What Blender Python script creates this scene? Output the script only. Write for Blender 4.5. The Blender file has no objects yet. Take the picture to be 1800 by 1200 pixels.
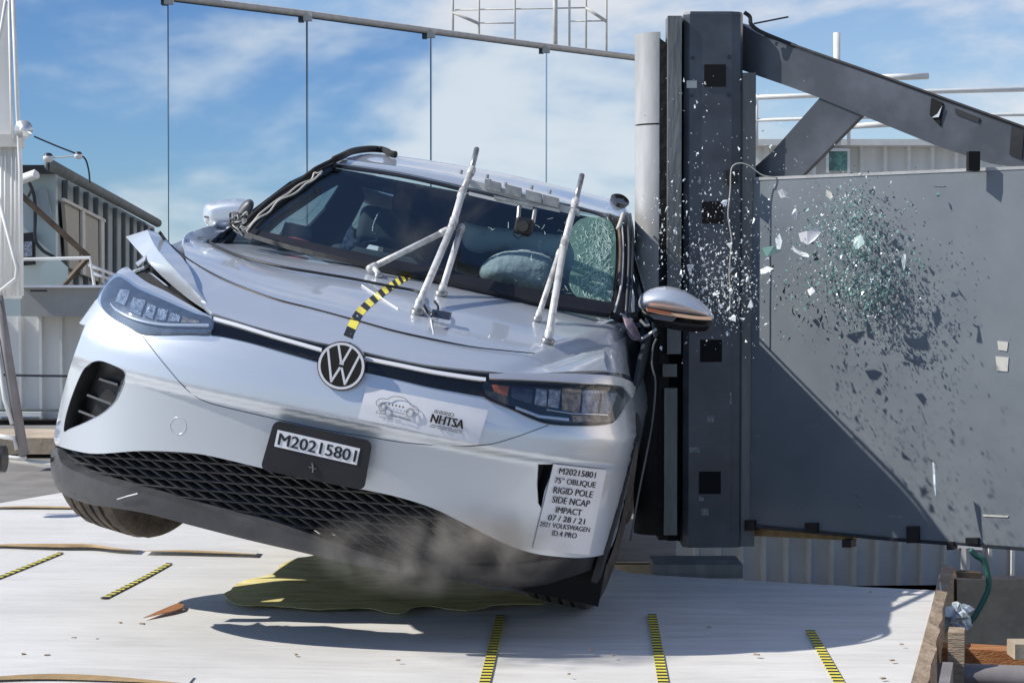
import bpy, math, random
import numpy as np
from mathutils import Vector, Matrix
from mathutils.geometry import delaunay_2d_cdt

# ------------------------------------------------------------------ camera, world, sun
FPX = 3300.0; HOR = 508.0; CAMH = 1.10
CP = math.atan((600 - HOR) / FPX)
scene = bpy.context.scene
COL = scene.collection
cam_d = bpy.data.cameras.new('camera'); cam = bpy.data.objects.new('camera', cam_d); COL.objects.link(cam)
cam_d.sensor_width = 36; cam_d.lens = 36 * FPX / 1800; cam_d.clip_end = 3000; cam_d.clip_start = .1
cam.location = (0, 0, CAMH); cam.rotation_euler = (math.pi / 2 - CP, 0, 0)
scene.camera = cam

SUN_TO = Vector((-.73, -.085, .69)).normalized()
sun_d = bpy.data.lights.new('sun', 'SUN'); sun_d.energy = 5.0; sun_d.angle = math.radians(.5); sun_d.color = (1, .955, .88)
sun = bpy.data.objects.new('sun', sun_d); COL.objects.link(sun)
sun.rotation_euler = SUN_TO.to_track_quat('Z', 'Y').to_euler(); sun.location = (-6, 2, 8)
world = bpy.data.worlds.new('World'); scene.world = world; world.use_nodes = True
def build_world():
    nt = world.node_tree; N = nt.nodes; L = nt.links; N.clear()
    def n(t, **k):
        x = N.new(t)
        for a, b in k.items(): setattr(x, a, b)
        return x
    sky = n('ShaderNodeTexSky', sky_type='NISHITA'); sky.sun_disc = False
    sky.sun_elevation = math.asin(SUN_TO.z); sky.sun_rotation = math.atan2(SUN_TO.x, SUN_TO.y) % (2 * math.pi)
    sky.air_density = 1.0; sky.dust_density = .15; sky.ozone_density = 3.4
    tc = n('ShaderNodeTexCoord'); sep = n('ShaderNodeSeparateXYZ'); L.new(tc.outputs['Generated'], sep.inputs[0])
    mp = n('ShaderNodeMapping'); mp.inputs['Scale'].default_value = (4.2, 4.2, 11.0); mp.inputs['Rotation'].default_value = (.2, .12, .3)
    mp.inputs['Location'].default_value = (2.3, .7, 1.1)
    L.new(tc.outputs['Generated'], mp.inputs[0])
    no = n('ShaderNodeTexNoise'); no.inputs['Scale'].default_value = 1.25; no.inputs['Detail'].default_value = 9; no.inputs['Roughness'].default_value = .56
    no.inputs['Distortion'].default_value = .35; L.new(mp.outputs[0], no.inputs['Vector'])
    def m(op, a, b=None, c=None):
        x = n('ShaderNodeMath', operation=op)
        for i, v in enumerate((a, b, c)):
            if v is None: continue
            if isinstance(v, (int, float)): x.inputs[i].default_value = v
            else: L.new(v, x.inputs[i])
        return x.outputs[0]
    X, Y, Z = sep.outputs
    # cloud cover thickens towards the north-east and thins towards the south-east
    east = m('MULTIPLY', m('MAXIMUM', m('MULTIPLY_ADD', X, 2.0, -1.0), 0.0), m('MULTIPLY_ADD', Y, 1.5, .275))
    north = m('MULTIPLY', m('MAXIMUM', m('MULTIPLY_ADD', Y, 2.0, -1.0), 0.0), .05)
    cov = m('ADD', m('ADD', m('MULTIPLY_ADD', no.outputs['Fac'], 1.7, -.35), east), north)
    n2 = n('ShaderNodeTexNoise'); n2.inputs['Scale'].default_value = 4.6; n2.inputs['Detail'].default_value = 10; n2.inputs['Roughness'].default_value = .6; L.new(mp.outputs[0], n2.inputs['Vector'])
    cov = m('ADD', cov, m('MULTIPLY_ADD', n2.outputs['Fac'], .55, -.275))
    cov = m('ADD', cov, m('MULTIPLY', Z, -.30))
    ramp = n('ShaderNodeMapRange'); ramp.interpolation_type = 'SMOOTHSTEP'
    ramp.inputs['From Min'].default_value = .36; ramp.inputs['From Max'].default_value = .86; ramp.inputs['To Max'].default_value = .95
    L.new(cov, ramp.inputs['Value'])
    tint = n('ShaderNodeMixRGB', blend_type='MULTIPLY'); tint.inputs[0].default_value = 1; tint.inputs[2].default_value = (.96, 1.0, 1.12, 1); L.new(sky.outputs[0], tint.inputs[1])
    mix = n('ShaderNodeMixRGB'); L.new(ramp.outputs[0], mix.inputs[0]); L.new(tint.outputs[0], mix.inputs[1])
    cl = n('ShaderNodeMixRGB', blend_type='MIX'); L.new(m('MULTIPLY', m('MAXIMUM', X, 0.0), m('MAXIMUM', X, 0.0)), cl.inputs[0]); cl.inputs[1].default_value = (6.6, 6.8, 7.2, 1); cl.inputs[2].default_value = (17.0, 14.2, 12.2, 1)
    L.new(cl.outputs[0], mix.inputs[2])
    bg = n('ShaderNodeBackground'); bg.inputs['Strength'].default_value = .115
    L.new(mix.outputs[0], bg.inputs[0])
    out = n('ShaderNodeOutputWorld'); L.new(bg.outputs[0], out.inputs[0])
build_world()
scene.view_settings.view_transform = 'Standard'; scene.view_settings.look = 'None'
scene.view_settings.exposure = 0.0; scene.view_settings.gamma = 1
scene.render.engine = 'CYCLES'
scene.cycles.volume_step_rate = 1.0; scene.cycles.max_bounces = 8; scene.cycles.transparent_max_bounces = 16

# ------------------------------------------------------------------ geometry of view and car frame
CAM = np.array([0, 0, CAMH])
def rays(P):
    P = np.atleast_2d(np.asarray(P, float))
    d = np.stack([(P[:, 0] - 900) / FPX, np.ones(len(P)), (600 - P[:, 1]) / FPX], 1)
    c, s = math.cos(CP), math.sin(CP)
    return np.stack([d[:, 0], d[:, 1] * c + d[:, 2] * s, -d[:, 1] * s + d[:, 2] * c], 1)
def Rm(yaw, pitch, roll):
    cy, sy = np.cos(yaw), np.sin(yaw); cp, sp = np.cos(pitch), np.sin(pitch); cr, sr = np.cos(roll), np.sin(roll)
    return np.array([[cy, -sy, 0], [sy, cy, 0], [0, 0, 1]]) @ np.array([[1, 0, 0], [0, cp, -sp], [0, sp, cp]]) @ np.array([[cr, 0, sr], [0, 1, 0], [-sr, 0, cr]])
CR = Rm(math.radians(-5.5), 0, math.radians(11.0))
CO = np.array([-.677, 5.66, CAMH - 1.011])
def to_car(W): return (np.atleast_2d(W) - CO) @ CR
def to_world(X): return np.atleast_2d(X) @ CR.T + CO
def at(px, py, Y):                                   # the point seen at a pixel, at depth Y
    d = rays([(px, py)])[0]; return CAM + d * (Y / d[1])
def atz(px, py, z=0.0):                              # the point seen at a pixel, on a level surface
    d = rays([(px, py)])[0]; return CAM + d * ((z - CAMH) / d[2])
def atplane(P, p0, n):
    d = rays(P); t = ((np.asarray(p0) - CAM) @ n) / (d @ n); return CAM + d * t[:, None]
def cary(P, yc):                                     # on the car's cross plane y = yc (yc may be an array)
    d = rays(P); n = CR[:, 1]; yc = np.broadcast_to(yc, (len(d),))
    t = (yc - (CAM - CO) @ n) / (d @ n); return CAM + d * t[:, None]

def smax(a, b, k):
    h = np.clip(.5 + .5 * (a - b) / k, 0, 1); return b * (1 - h) + a * h + k * h * (1 - h)
def sst(a, b, x):
    t = np.clip((x - a) / (b - a), 0, 1); return t * t * (3 - 2 * t)
_z = np.linspace(0, 1.4, 1401)
_p = np.interp(_z, [.0, .2, .30, .42, .55, .622, .640, .70, .76, .82, .86, 1.3], [.20, .07, .035, .022, .008, .0, -.026, -.022, -.008, .012, .03, .32])
_k = np.exp(-.5 * (np.arange(-30, 31) / 7.0) ** 2); _k /= _k.sum()
_p = np.convolve(np.pad(_p, 30, 'edge'), _k, 'valid')
_y = np.linspace(-.3, 4.8, 1021)
_h = np.interp(_y, [-.3, -.2, .05, .25, .6, 1.0, 1.4, 2.5, 4.3, 4.6, 4.8], [.75, .80, .865, .925, 1.0, 1.06, 1.085, 1.09, 1.06, .95, .9])
_k2 = np.exp(-.5 * (np.arange(-24, 25) / 9.0) ** 2); _k2 /= _k2.sum()
_h = np.convolve(np.pad(_h, 24, 'edge'), _k2, 'valid')
def hull_body(X):
    x, y, z = X[..., 0] + .025, X[..., 1], X[..., 2]; ax = np.abs(x)
    W = .935 - .4 * np.maximum(z - .72, 0) - .03 * np.maximum(.5 - z, 0)
    u = np.clip(ax / W, 0, 1)
    yf = .62 * (1 - np.maximum(1 - u ** 3, 1e-4) ** (1 / 3)) + np.maximum(ax - W, 0) * 12
    front = (yf + np.interp(z, _z, _p)) - y
    g = smax(front * .8, z - (np.interp(y, _y, _h) - .05 * u ** 2.5), .05)
    g = smax(g, ax - W, .06); g = smax(g, .2 - z, .03); return smax(g, y - 4.5, .12)
def hull_green(X):
    x, y, z = X[..., 0], X[..., 1], X[..., 2]; ax = np.abs(x)
    yw = .93 + .22 * (ax / .75) ** 2.2 + (z - 1.05) * 1.87 - .25 * (ax / .75) ** 2 * (z - 1.05)
    zr = 1.475 + .095 * sst(1.7, 2.9, y) - .03 * (ax / .6) ** 2
    g = smax((yw - y) * .45, z - zr, .03)
    g = smax(g, (np.abs(x - .05) - (.86 - .54 * np.maximum(z - 1.03, 0))) * .9, .04)
    return smax(g, (y + (z - 1.0) * .9 - 4.5) * .7, .1)
def grad(fun, X, e=.004):
    G = np.stack([fun(X + e * v) - fun(X - e * v) for v in np.eye(3)], -1)
    return G / (np.linalg.norm(G, axis=-1, keepdims=True) + 1e-12)
def on_hull(P, fun=None, off=0.0):
    fun = fun or hull_body
    d = rays(P); n = len(d); ts = np.arange(4.9, 9.4, .03)
    best = np.full(n, np.nan); mn = np.full(n, 1e9); mt = np.zeros(n)
    for t in ts:
        g = fun(to_car(CAM + d * t)) - off
        nb = np.isnan(best)
        imp = (g < mn) & nb; mn = np.where(imp, g, mn); mt = np.where(imp, t, mt)
        best = np.where((g < 0) & nb, t, best)
        if not np.isnan(best).any(): break
    m = np.isnan(best); lo = best - .0301; hi = best.copy()
    for _ in range(22):
        mid = (lo + hi) / 2; g = fun(to_car(CAM + d * np.nan_to_num(mid)[:, None])) - off
        hi = np.where(g < 0, mid, hi); lo = np.where(g < 0, lo, mid)
    # refine the near-miss depth so that silhouettes stay smooth
    if m.any():
        a = mt - .03; b = mt + .03
        for _ in range(18):
            c1 = a + (b - a) / 3; c2 = b - (b - a) / 3
            f1 = fun(to_car(CAM + d * c1[:, None])); f2 = fun(to_car(CAM + d * c2[:, None]))
            a = np.where(f1 < f2, a, c1); b = np.where(f1 < f2, c2, b)
        mt = (a + b) / 2
    return CAM + d * np.where(m, mt, hi)[:, None]

# ------------------------------------------------------------------ mesh helpers
MATW = {}
def empty(name, loc=(0, 0, 0), M=None):
    o = bpy.data.objects.new(name, None); COL.objects.link(o); o.empty_display_size = .1
    M = M or Matrix.Translation(Vector([float(v) for v in loc])); o.matrix_world = M; MATW[o.name] = M.copy(); return o
def tag(o, label=None, cat=None, group=None, kind=None):
    if label: o['label'] = label
    if cat: o['category'] = cat
    if group: o['group'] = group
    if kind: o['kind'] = kind
    return o
def mk(name, V, F, mat, parent=None, smooth=False, fm=None, origin=None, normals=None):
    """one mesh object from world vertices"""
    V = np.asarray(V, float).reshape(-1, 3)
    if parent is not None: M = MATW[parent.name]
    else:
        if origin is None:
            origin = ((V[:, 0].min() + V[:, 0].max()) / 2, (V[:, 1].min() + V[:, 1].max()) / 2, V[:, 2].min())
        M = Matrix.Translation(Vector([float(v) for v in origin]))
    Mi = np.array(M.inverted()); L = V @ Mi[:3, :3].T + Mi[:3, 3]
    me = bpy.data.meshes.new(name); me.from_pydata([tuple(v) for v in L], [], [tuple(int(i) for i in f) for f in F])
    for m_ in (mat if isinstance(mat, (list, tuple)) else [mat]): me.materials.append(m_)
    if fm is not None: me.polygons.foreach_set('material_index', list(fm))
    if smooth is not False:
        me.polygons.foreach_set('use_smooth', [True] * len(F))
    me.update()
    if normals is not None:
        Rn = Mi[:3, :3]
        ln = normals @ Rn.T
        me.normals_split_custom_set([tuple(x) for x in ln])
    elif smooth and smooth is not True:
        me.set_sharp_from_angle(angle=math.radians(smooth))
    o = bpy.data.objects.new(name, me); COL.objects.link(o)
    if parent is not None:
        o.parent = parent; o.matrix_parent_inverse = Matrix.Identity(4); MATW[o.name] = M
    else: o.matrix_world = M; MATW[o.name] = M
    return o
class MB:
    def __init__(s): s.V = []; s.F = []; s.M = []
    def add(s, V, F, mi=0):
        b = len(s.V); s.V += [tuple(map(float, v)) for v in V]; s.F += [tuple(int(i) + b for i in f) for f in F]; s.M += [mi] * len(F); return s
    def prism(s, A, B, mi=0, caps=True):              # loops A and B, same length
        n = len(A); F = [(i, (i + 1) % n, n + (i + 1) % n, n + i) for i in range(n)]
        if caps: F += [tuple(range(n))[::-1], tuple(range(n, 2 * n))]
        return s.add(list(A) + list(B), F, mi)
    def box(s, c, sx, sy, sz, ax=None, mi=0):         # centre, full sizes, axes rows
        ax = np.eye(3) if ax is None else np.asarray(ax, float); c = np.asarray(c, float)
        P = lambda i, j, k: c + ax[0] * sx / 2 * i + ax[1] * sy / 2 * j + ax[2] * sz / 2 * k
        return s.prism([P(-1, -1, -1), P(1, -1, -1), P(1, 1, -1), P(-1, 1, -1)], [P(-1, -1, 1), P(1, -1, 1), P(1, 1, 1), P(-1, 1, 1)], mi)
    def tube(s, pts, r, n=10, mi=0, caps=True):
        pts = [np.asarray(p, float) for p in pts]; rr = r if hasattr(r, '__len__') else [r] * len(pts)
        up = None; rings = []
        for i, p in enumerate(pts):
            t = pts[min(i + 1, len(pts) - 1)] - pts[max(i - 1, 0)]; t = t / (np.linalg.norm(t) + 1e-9)
            if up is None:
                up = np.cross(t, [0, 0, 1.0]);
                if np.linalg.norm(up) < .1: up = np.cross(t, [1.0, 0, 0])
            up = up - t * (up @ t); up /= np.linalg.norm(up); w = np.cross(t, up)
            rings.append([p + rr[i] * (up * math.cos(a) + w * math.sin(a)) for a in np.linspace(0, 2 * math.pi, n, endpoint=False)])
        V = [v for R in rings for v in R]; F = []
        for k in range(len(rings) - 1):
            for i in range(n): F.append((k * n + i, k * n + (i + 1) % n, (k + 1) * n + (i + 1) % n, (k + 1) * n + i))
        if caps: F += [tuple(range(n))[::-1], tuple(range((len(rings) - 1) * n, len(rings) * n))]
        return s.add(V, F, mi)
    def strip(s, A, B, mi=0):
        n = len(A); return s.add(list(A) + list(B), [(i, i + 1, n + i + 1, n + i) for i in range(n - 1)], mi)
    def ball(s, c, r, n=8, mi=0, ax=(1, 1, 1)):
        V = []; F = []
        for i in range(n + 1):
            th = math.pi * i / n
            for j in range(2 * n):
                ph = math.pi * j / n; V.append((c[0] + r * ax[0] * math.sin(th) * math.cos(ph), c[1] + r * ax[1] * math.sin(th) * math.sin(ph), c[2] + r * ax[2] * math.cos(th)))
        for i in range(n):
            for j in range(2 * n): F.append((i * 2 * n + j, (i + 1) * 2 * n + j, (i + 1) * 2 * n + (j + 1) % (2 * n), i * 2 * n + (j + 1) % (2 * n)))
        return s.add(V, F, mi)
    def build(s, name, mat, parent=None, smooth=False, origin=None):
        return mk(name, s.V, s.F, mat, parent, smooth, s.M if isinstance(mat, (list, tuple)) else None, origin)

def sp(P, n=8, closed=False):                         # Catmull-Rom through points
    P = [np.asarray(p, float) for p in P]; N = len(P); out = []
    rng = range(N if closed else N - 1)
    for i in rng:
        g = (lambda k: P[k % N]) if closed else (lambda k: P[min(max(k, 0), N - 1)])
        a, b, c, d = g(i - 1), g(i), g(i + 1), g(i + 2)
        for k in range(n):
            t = k / n; out.append(.5 * ((2 * b) + (c - a) * t + (2 * a - 5 * b + 4 * c - d) * t * t + (3 * b - a - 3 * c + d) * t ** 3))
    if not closed: out.append(P[-1])
    return [tuple(p) for p in out]
def line(P, step=8):
    out = []
    for a, b in zip(P[:-1], P[1:]):
        n = max(1, int(math.dist(a, b) / step)); out += [tuple(np.asarray(a, float) + (np.asarray(b, float) - a) * k / n) for k in range(n)]
    return out + [tuple(P[-1])]
def join(*S):
    out = []; tol = .6 if max(abs(c) for s_ in S for p in s_ for c in p) > 20 else .004
    for s_ in S:
        for p in s_:
            if not out or math.dist(out[-1], p) > tol: out.append(tuple(map(float, p)))
    if math.dist(out[0], out[-1]) < tol: out.pop()
    return out
def inside(poly, P):
    P = np.asarray(P, float); x, y = P[:, 0], P[:, 1]; r = np.zeros(len(P), bool); n = len(poly)
    for i in range(n):
        x1, y1 = poly[i]; x2, y2 = poly[(i + 1) % n]
        if y1 == y2: continue
        c = ((y1 > y) != (y2 > y)) & (x < (x2 - x1) * (y - y1) / (y2 - y1) + x1); r ^= c
    return r
def edist(poly, P):
    P = np.asarray(P, float); A = np.asarray(poly); B = np.roll(A, -1, 0); best = np.full(len(P), 1e9)
    for a, b in zip(A, B):
        ab = b - a; t = np.clip(((P - a) @ ab) / (ab @ ab + 1e-9), 0, 1); best = np.minimum(best, np.linalg.norm(P - a - t[:, None] * ab, axis=1))
    return best
def cdt(poly, step, holes=()):
    """triangulate outline(s) with an inner grid; returns 2-D points, triangles, outline loops"""
    poly = [tuple(p) for p in poly]; A = np.asarray(poly)
    gx = np.arange(A[:, 0].min() + step / 2, A[:, 0].max(), step); gy = np.arange(A[:, 1].min() + step / 2, A[:, 1].max(), step * .87)
    G = np.array([(x + (step / 2 if j % 2 else 0), y) for j, y in enumerate(gy) for x in gx]) if len(gx) and len(gy) else np.zeros((0, 2))
    if len(G):
        k = inside(poly, G) & (edist(poly, G) > step * .45)
        for h in holes: k &= ~inside(h, G) & (edist(h, G) > step * .45)
        G = G[k]
    pts = [Vector(p) for p in poly]; E = [(i, (i + 1) % len(poly)) for i in range(len(poly))]
    for h in holes:
        b = len(pts); pts += [Vector(p) for p in h]; E += [(b + i, b + (i + 1) % len(h)) for i in range(len(h))]
    pts += [Vector(p) for p in G]
    v, e, f, *_ = delaunay_2d_cdt(pts, E, [], 1, 1e-5)
    V = np.array([tuple(p) for p in v]); c = np.array([V[list(t)].mean(0) for t in f]).reshape(-1, 2)
    keep = inside(poly, c)
    for h in holes: keep &= ~inside(h, c)
    F = [tuple(t) for t, k in zip(f, keep) if k]
    F = [t if np.cross(V[t[1]] - V[t[0]], V[t[2]] - V[t[0]]) < 0 else t[::-1] for t in F]   # y grows downwards in the picture
    cnt = {}
    for t in F:
        for a, b in ((t[0], t[1]), (t[1], t[2]), (t[2], t[0])):
            cnt[(a, b)] = 1
    rim = [(a, b) for (a, b) in cnt if (b, a) not in cnt]
    return V, F, rim
def shell(V3, F, rim, N, th, flatback=False):
    """give a surface a thickness along -N; returns V, F, loop normals"""
    n = len(V3); Vb = V3 - N * th
    FF = list(F) + [t[::-1] for t in [tuple(i + n for i in f) for f in F]]
    LN = [N[i] for f in F for i in f] + [-N[i - n] for f in FF[len(F):] for i in f]
    V = np.vstack([V3, Vb])
    for a, b in rim:
        q = (b, a, a + n, b + n); FF.append(q)
        fn = np.cross(V[q[1]] - V[q[0]], V[q[2]] - V[q[0]]); fn = fn / (np.linalg.norm(fn) + 1e-9); LN += [fn] * 4
    return V, FF, np.array(LN)
def panel(name, poly, mat, parent, fun=None, off=0.0, th=.012, step=9, holes=(), disp=None):
    """a sheet of real thickness lying on the car's surface, cut to an outline"""
    fun = fun or hull_body; poly = [tuple(p) for p in poly]; poly = join(line(poly + [poly[0]], max(4, step)))
    P, F, rim = cdt(poly, step, holes)
    W = on_hull(P, fun, 0.0); C = to_car(W); N = grad(fun, C)
    if disp is not None:
        d = disp(P); C = C + N * (off + d)[:, None]
        NW = None
    else: C = C + N * off
    W = to_world(C); NW = N @ CR.T
    if disp is not None:                                # recompute smooth normals
        NV = np.zeros_like(W)
        for t in F:
            fn = np.cross(W[t[1]] - W[t[0]], W[t[2]] - W[t[0]])
            for i in t: NV[i] += fn
        NW = NV / (np.linalg.norm(NV, axis=1, keepdims=True) + 1e-12)
    V, FF, LN = shell(W, F, rim, NW, th)
    return mk(name, V, FF, mat, parent, True, normals=LN)
def plate3(name, poly, p0, n, th, mat, parent=None, holes=(), step=400, origin=None, smooth=False):
    """flat plate traced on the plane (p0, n), with thickness behind it"""
    P, F, rim = cdt(poly, step, holes); n = np.asarray(n, float); n /= np.linalg.norm(n)
    W = atplane(P, p0, n); nn = n if (rays([P.mean(0)])[0] @ n) < 0 else -n
    V, FF, LN = shell(W, F, rim, np.tile(nn, (len(W), 1)), th)
    return mk(name, V, FF, mat, parent, origin=origin)
def puff(name, poly, depth_fn, front, back, mat, parent, step=5, r=None):
    """a rounded solid whose outline is the polygon: bulges to both sides of its middle surface"""
    P, F, rim = cdt(poly, step); D = edist(poly, P); r = r or D.max()
    b = np.sqrt(np.clip(1 - (1 - np.clip(D / r, 0, 1)) ** 2, 0, 1))
    W = depth_fn(P); d = rays(P); d = d / np.linalg.norm(d, axis=1, keepdims=True)
    A = W - d * (front * b)[:, None]; B = W + d * (back * b)[:, None]; n = len(A)
    FF = list(F) + [tuple(i + n for i in f)[::-1] for f in F] + [(b_, a, a + n, b_ + n) for a, b_ in rim]
    return mk(name, np.vstack([A, B]), FF, mat, parent, True)
def text_verts(s, bold=.0):
    cu = bpy.data.curves.new('t', 'FONT'); cu.body = s; cu.size = 1; cu.offset = bold; cu.resolution_u = 3
    o = bpy.data.objects.new('t', cu); COL.objects.link(o); dg = bpy.context.evaluated_depsgraph_get(); dg.update()
    me = bpy.data.meshes.new_from_object(o.evaluated_get(dg)); V = np.array([v.co[:2] for v in me.vertices]); F = [tuple(p.vertices) for p in me.polygons]
    bpy.data.objects.remove(o); bpy.data.curves.remove(cu); bpy.data.meshes.remove(me)
    return V, F
def text_to(mb, s, quad, fit, surf, bold=.0, mi=0, rep=True):
    """writing laid into the box fit=(u0,v0,u1,v1) of a four-cornered sign (TL,TR,BR,BL)"""
    V, F = text_verts(s, 0); lo = V.min(0); hi = V.max(0); U = (V - lo) / (hi - lo); w_ = bold / (hi[0] - lo[0])
    for k_ in range(3 if bold else 1):
        u = fit[0] + (U[:, 0] + (k_ - 1) * w_) * (fit[2] - fit[0]); v = fit[3] + U[:, 1] * (fit[1] - fit[3])
        W = surf(bil(quad, u, v)); W = W + (CAM - W) * (.00005 * k_); mb.add(W, F, mi)
def bil(q, u, v):
    q = np.asarray(q, float); u = np.asarray(u)[:, None]; v = np.asarray(v)[:, None]
    return (q[0] * (1 - u) + q[1] * u) * (1 - v) + (q[3] * (1 - u) + q[2] * u) * v

# ------------------------------------------------------------------ materials
def mat(name, col, rough=.5, metal=0.0, coat=0.0, var=0.0, scale=6.0, bump=0.0, bscale=None, col2=None, lo=.4, hi=.65, stretch=(1, 1, 1), spec=.5, dirt=None):
    m = bpy.data.materials.new(name); m.use_nodes = True; nt = m.node_tree; b = nt.nodes['Principled BSDF']; L = nt.links
    b.inputs['Base Color'].default_value = (*col, 1); b.inputs['Roughness'].default_value = rough; b.inputs['Metallic'].default_value = metal
    b.inputs['Coat Weight'].default_value = coat; b.inputs['Coat Roughness'].default_value = .04; b.inputs['Specular IOR Level'].default_value = spec
    if var or col2 or bump:
        tc = nt.nodes.new('ShaderNodeTexCoord'); mp = nt.nodes.new('ShaderNodeMapping'); mp.inputs['Scale'].default_value = stretch
        L.new(tc.outputs['Object'], mp.inputs[0])
        no = nt.nodes.new('ShaderNodeTexNoise'); no.inputs['Scale'].default_value = scale; no.inputs['Detail'].default_value = 8; no.inputs['Roughness'].default_value = .6
        L.new(mp.outputs[0], no.inputs['Vector'])
        if var or col2:
            r = nt.nodes.new('ShaderNodeValToRGB'); r.color_ramp.elements[0].position = lo; r.color_ramp.elements[1].position = hi
            c2 = col2 if col2 else tuple(min(1, c * (1 + var)) for c in col); c1 = col if col2 else tuple(c * (1 - var) for c in col)
            r.color_ramp.elements[0].color = (*c1, 1); r.color_ramp.elements[1].color = (*c2, 1)
            L.new(no.outputs['Fac'], r.inputs[0]); L.new(r.outputs[0], b.inputs['Base Color'])
            mr = nt.nodes.new('ShaderNodeMapRange'); mr.inputs['To Min'].default_value = max(.03, rough * .8); mr.inputs['To Max'].default_value = min(1, rough * 1.25)
            L.new(no.outputs['Fac'], mr.inputs[0]); L.new(mr.outputs[0], b.inputs['Roughness'])
        if bump:
            n2 = nt.nodes.new('ShaderNodeTexNoise'); n2.inputs['Scale'].default_value = bscale or scale * 4; n2.inputs['Detail'].default_value = 5
            L.new(mp.outputs[0], n2.inputs['Vector'])
            bp = nt.nodes.new('ShaderNodeBump'); bp.inputs['Strength'].default_value = bump; bp.inputs['Distance'].default_value = .02
            L.new(n2.outputs['Fac'], bp.inputs['Height']); L.new(bp.outputs[0], b.inputs['Normal'])
    return m
def glassy(name, tint, gloss=.06, trans=1.0, rough=.02, ior=1.5, haze=None, haze_amt=0.0):
    """thin sheet of glass: tinted see-through plus a Fresnel reflection"""
    m = bpy.data.materials.new(name); m.use_nodes = True; nt = m.node_tree; N = nt.nodes; L = nt.links; N.clear()
    out = N.new('ShaderNodeOutputMaterial'); tr = N.new('ShaderNodeBsdfTransparent'); tr.inputs[0].default_value = (*tint, 1)
    gl = N.new('ShaderNodeBsdfGlossy'); gl.inputs['Roughness'].default_value = rough
    fr = N.new('ShaderNodeLayerWeight'); fr.inputs[0].default_value = .5; pw = N.new('ShaderNodeMath'); pw.operation = 'POWER'; pw.inputs[1].default_value = 5 if ior > 1.3 else 8; L.new(fr.outputs['Facing'], pw.inputs[0])
    ad = N.new('ShaderNodeMath'); ad.operation = 'ADD'; ad.use_clamp = True; ad.inputs[1].default_value = gloss; L.new(pw.outputs[0], ad.inputs[0])
    mx = N.new('ShaderNodeMixShader'); L.new(ad.outputs[0], mx.inputs[0]); L.new(tr.outputs[0], mx.inputs[1]); L.new(gl.outputs[0], mx.inputs[2])
    last = mx.outputs[0]
    if haze:
        df = N.new('ShaderNodeBsdfDiffuse'); df.inputs[0].default_value = (*haze, 1)
        m2 = N.new('ShaderNodeMixShader'); m2.inputs[0].default_value = haze_amt; L.new(last, m2.inputs[1]); L.new(df.outputs[0], m2.inputs[2]); last = m2.outputs[0]
    L.new(last, out.inputs[0]); return m
M = {}
def paint_mat():
    m = mat('silver blue car paint', (.68, .722, .77), rough=.33, metal=.55, coat=.8)
    nt = m.node_tree; b = nt.nodes['Principled BSDF']; L = nt.links
    tc = nt.nodes.new('ShaderNodeTexCoord'); vo = nt.nodes.new('ShaderNodeTexVoronoi'); vo.inputs['Scale'].default_value = 900
    L.new(tc.outputs['Object'], vo.inputs['Vector'])
    mr = nt.nodes.new('ShaderNodeMapRange'); mr.inputs['To Min'].default_value = .32; mr.inputs['To Max'].default_value = .42
    L.new(vo.outputs['Color'], mr.inputs[0]); L.new(mr.outputs[0], b.inputs['Roughness'])
    return m
M['paint'] = paint_mat()
M['black'] = mat('black plastic', (.012, .012, .014), .45, var=.3, bump=.05)
M['gloss'] = mat('gloss black', (.006, .006, .007), .12, coat=.5)
M['grey_plastic'] = mat('grey plastic lip', (.12, .125, .132), .45, metal=.2, var=.15, scale=9, bump=.05)
M['mesh'] = mat('grille mesh plastic', (.10, .10, .102), .42)
M['void'] = mat('dark void', (.004, .004, .005), .9)
M['chrome'] = mat('bright trim', (.72, .73, .74), .22, metal=.6)
M['white_trim'] = mat('white light strip', (.75, .76, .78), .3)
M['glass'] = glassy('windshield glass', (.86, .92, .93), gloss=.05)
M['side_glass'] = glassy('side glass', (.86, .93, .92), gloss=.02)
M['lens'] = glassy('headlight lens', (.90, .93, .97), gloss=.05, ior=1.16, haze=(.26, .36, .52), haze_amt=.11)
M['lens_clear'] = glassy('clear headlight lens', (.93, .95, .97), gloss=.05, ior=1.16)
M['lamp_dark'] = mat('lamp housing', (.06, .075, .10), .45, metal=.3, var=.4, scale=30)
M['lamp_grey'] = mat('lamp reflector', (.30, .34, .40), .3, metal=.4, var=.5, scale=55, bump=.4)
M['lamp_brown'] = mat('lamp reflector warm', (.32, .25, .18), .4, metal=.2, var=.5, scale=50, bump=.4)
M['amber'] = mat('amber lamp', (.42, .11, .04), .25, coat=.4)
M['amber_pale'] = mat('pale amber lamp', (.8, .50, .32), .2, coat=.4)
M['rubber'] = mat('tyre rubber', (.045, .038, .031), .8, col2=(.14, .11, .085), scale=14, lo=.35, hi=.7, bump=.2)
M['rim'] = mat('rim alloy', (.3, .3, .31), .35, metal=.8)
M['white_tube'] = mat('white painted tube', (.40, .39, .37), .38, metal=.2, col2=(.68, .67, .64), scale=16, bump=.05, lo=.36, hi=.50)
M['tube_end'] = mat('bare aluminium', (.38, .38, .37), .35, metal=.7, var=.2, scale=30)
M['yellow'] = mat('yellow tape', (.80, .70, .10), .5, var=.1)
M['tape_black'] = mat('black tape', (.02, .02, .02), .5)
M['label'] = mat('white paper label', (.78, .78, .80), .55, var=.03, scale=12)
M['ink'] = mat('black ink', (.012, .012, .014), .6)
M['ink_grey'] = mat('grey ink', (.16, .17, .19), .6)
M['cloth'] = mat('dark seat fabric', (.05, .06, .075), .85, bump=.2)
M['interior'] = mat('dark interior', (.025, .032, .045), .75)
M['dash'] = mat('dashboard plastic', (.11, .10, .088), .6, bump=.1)
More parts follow.
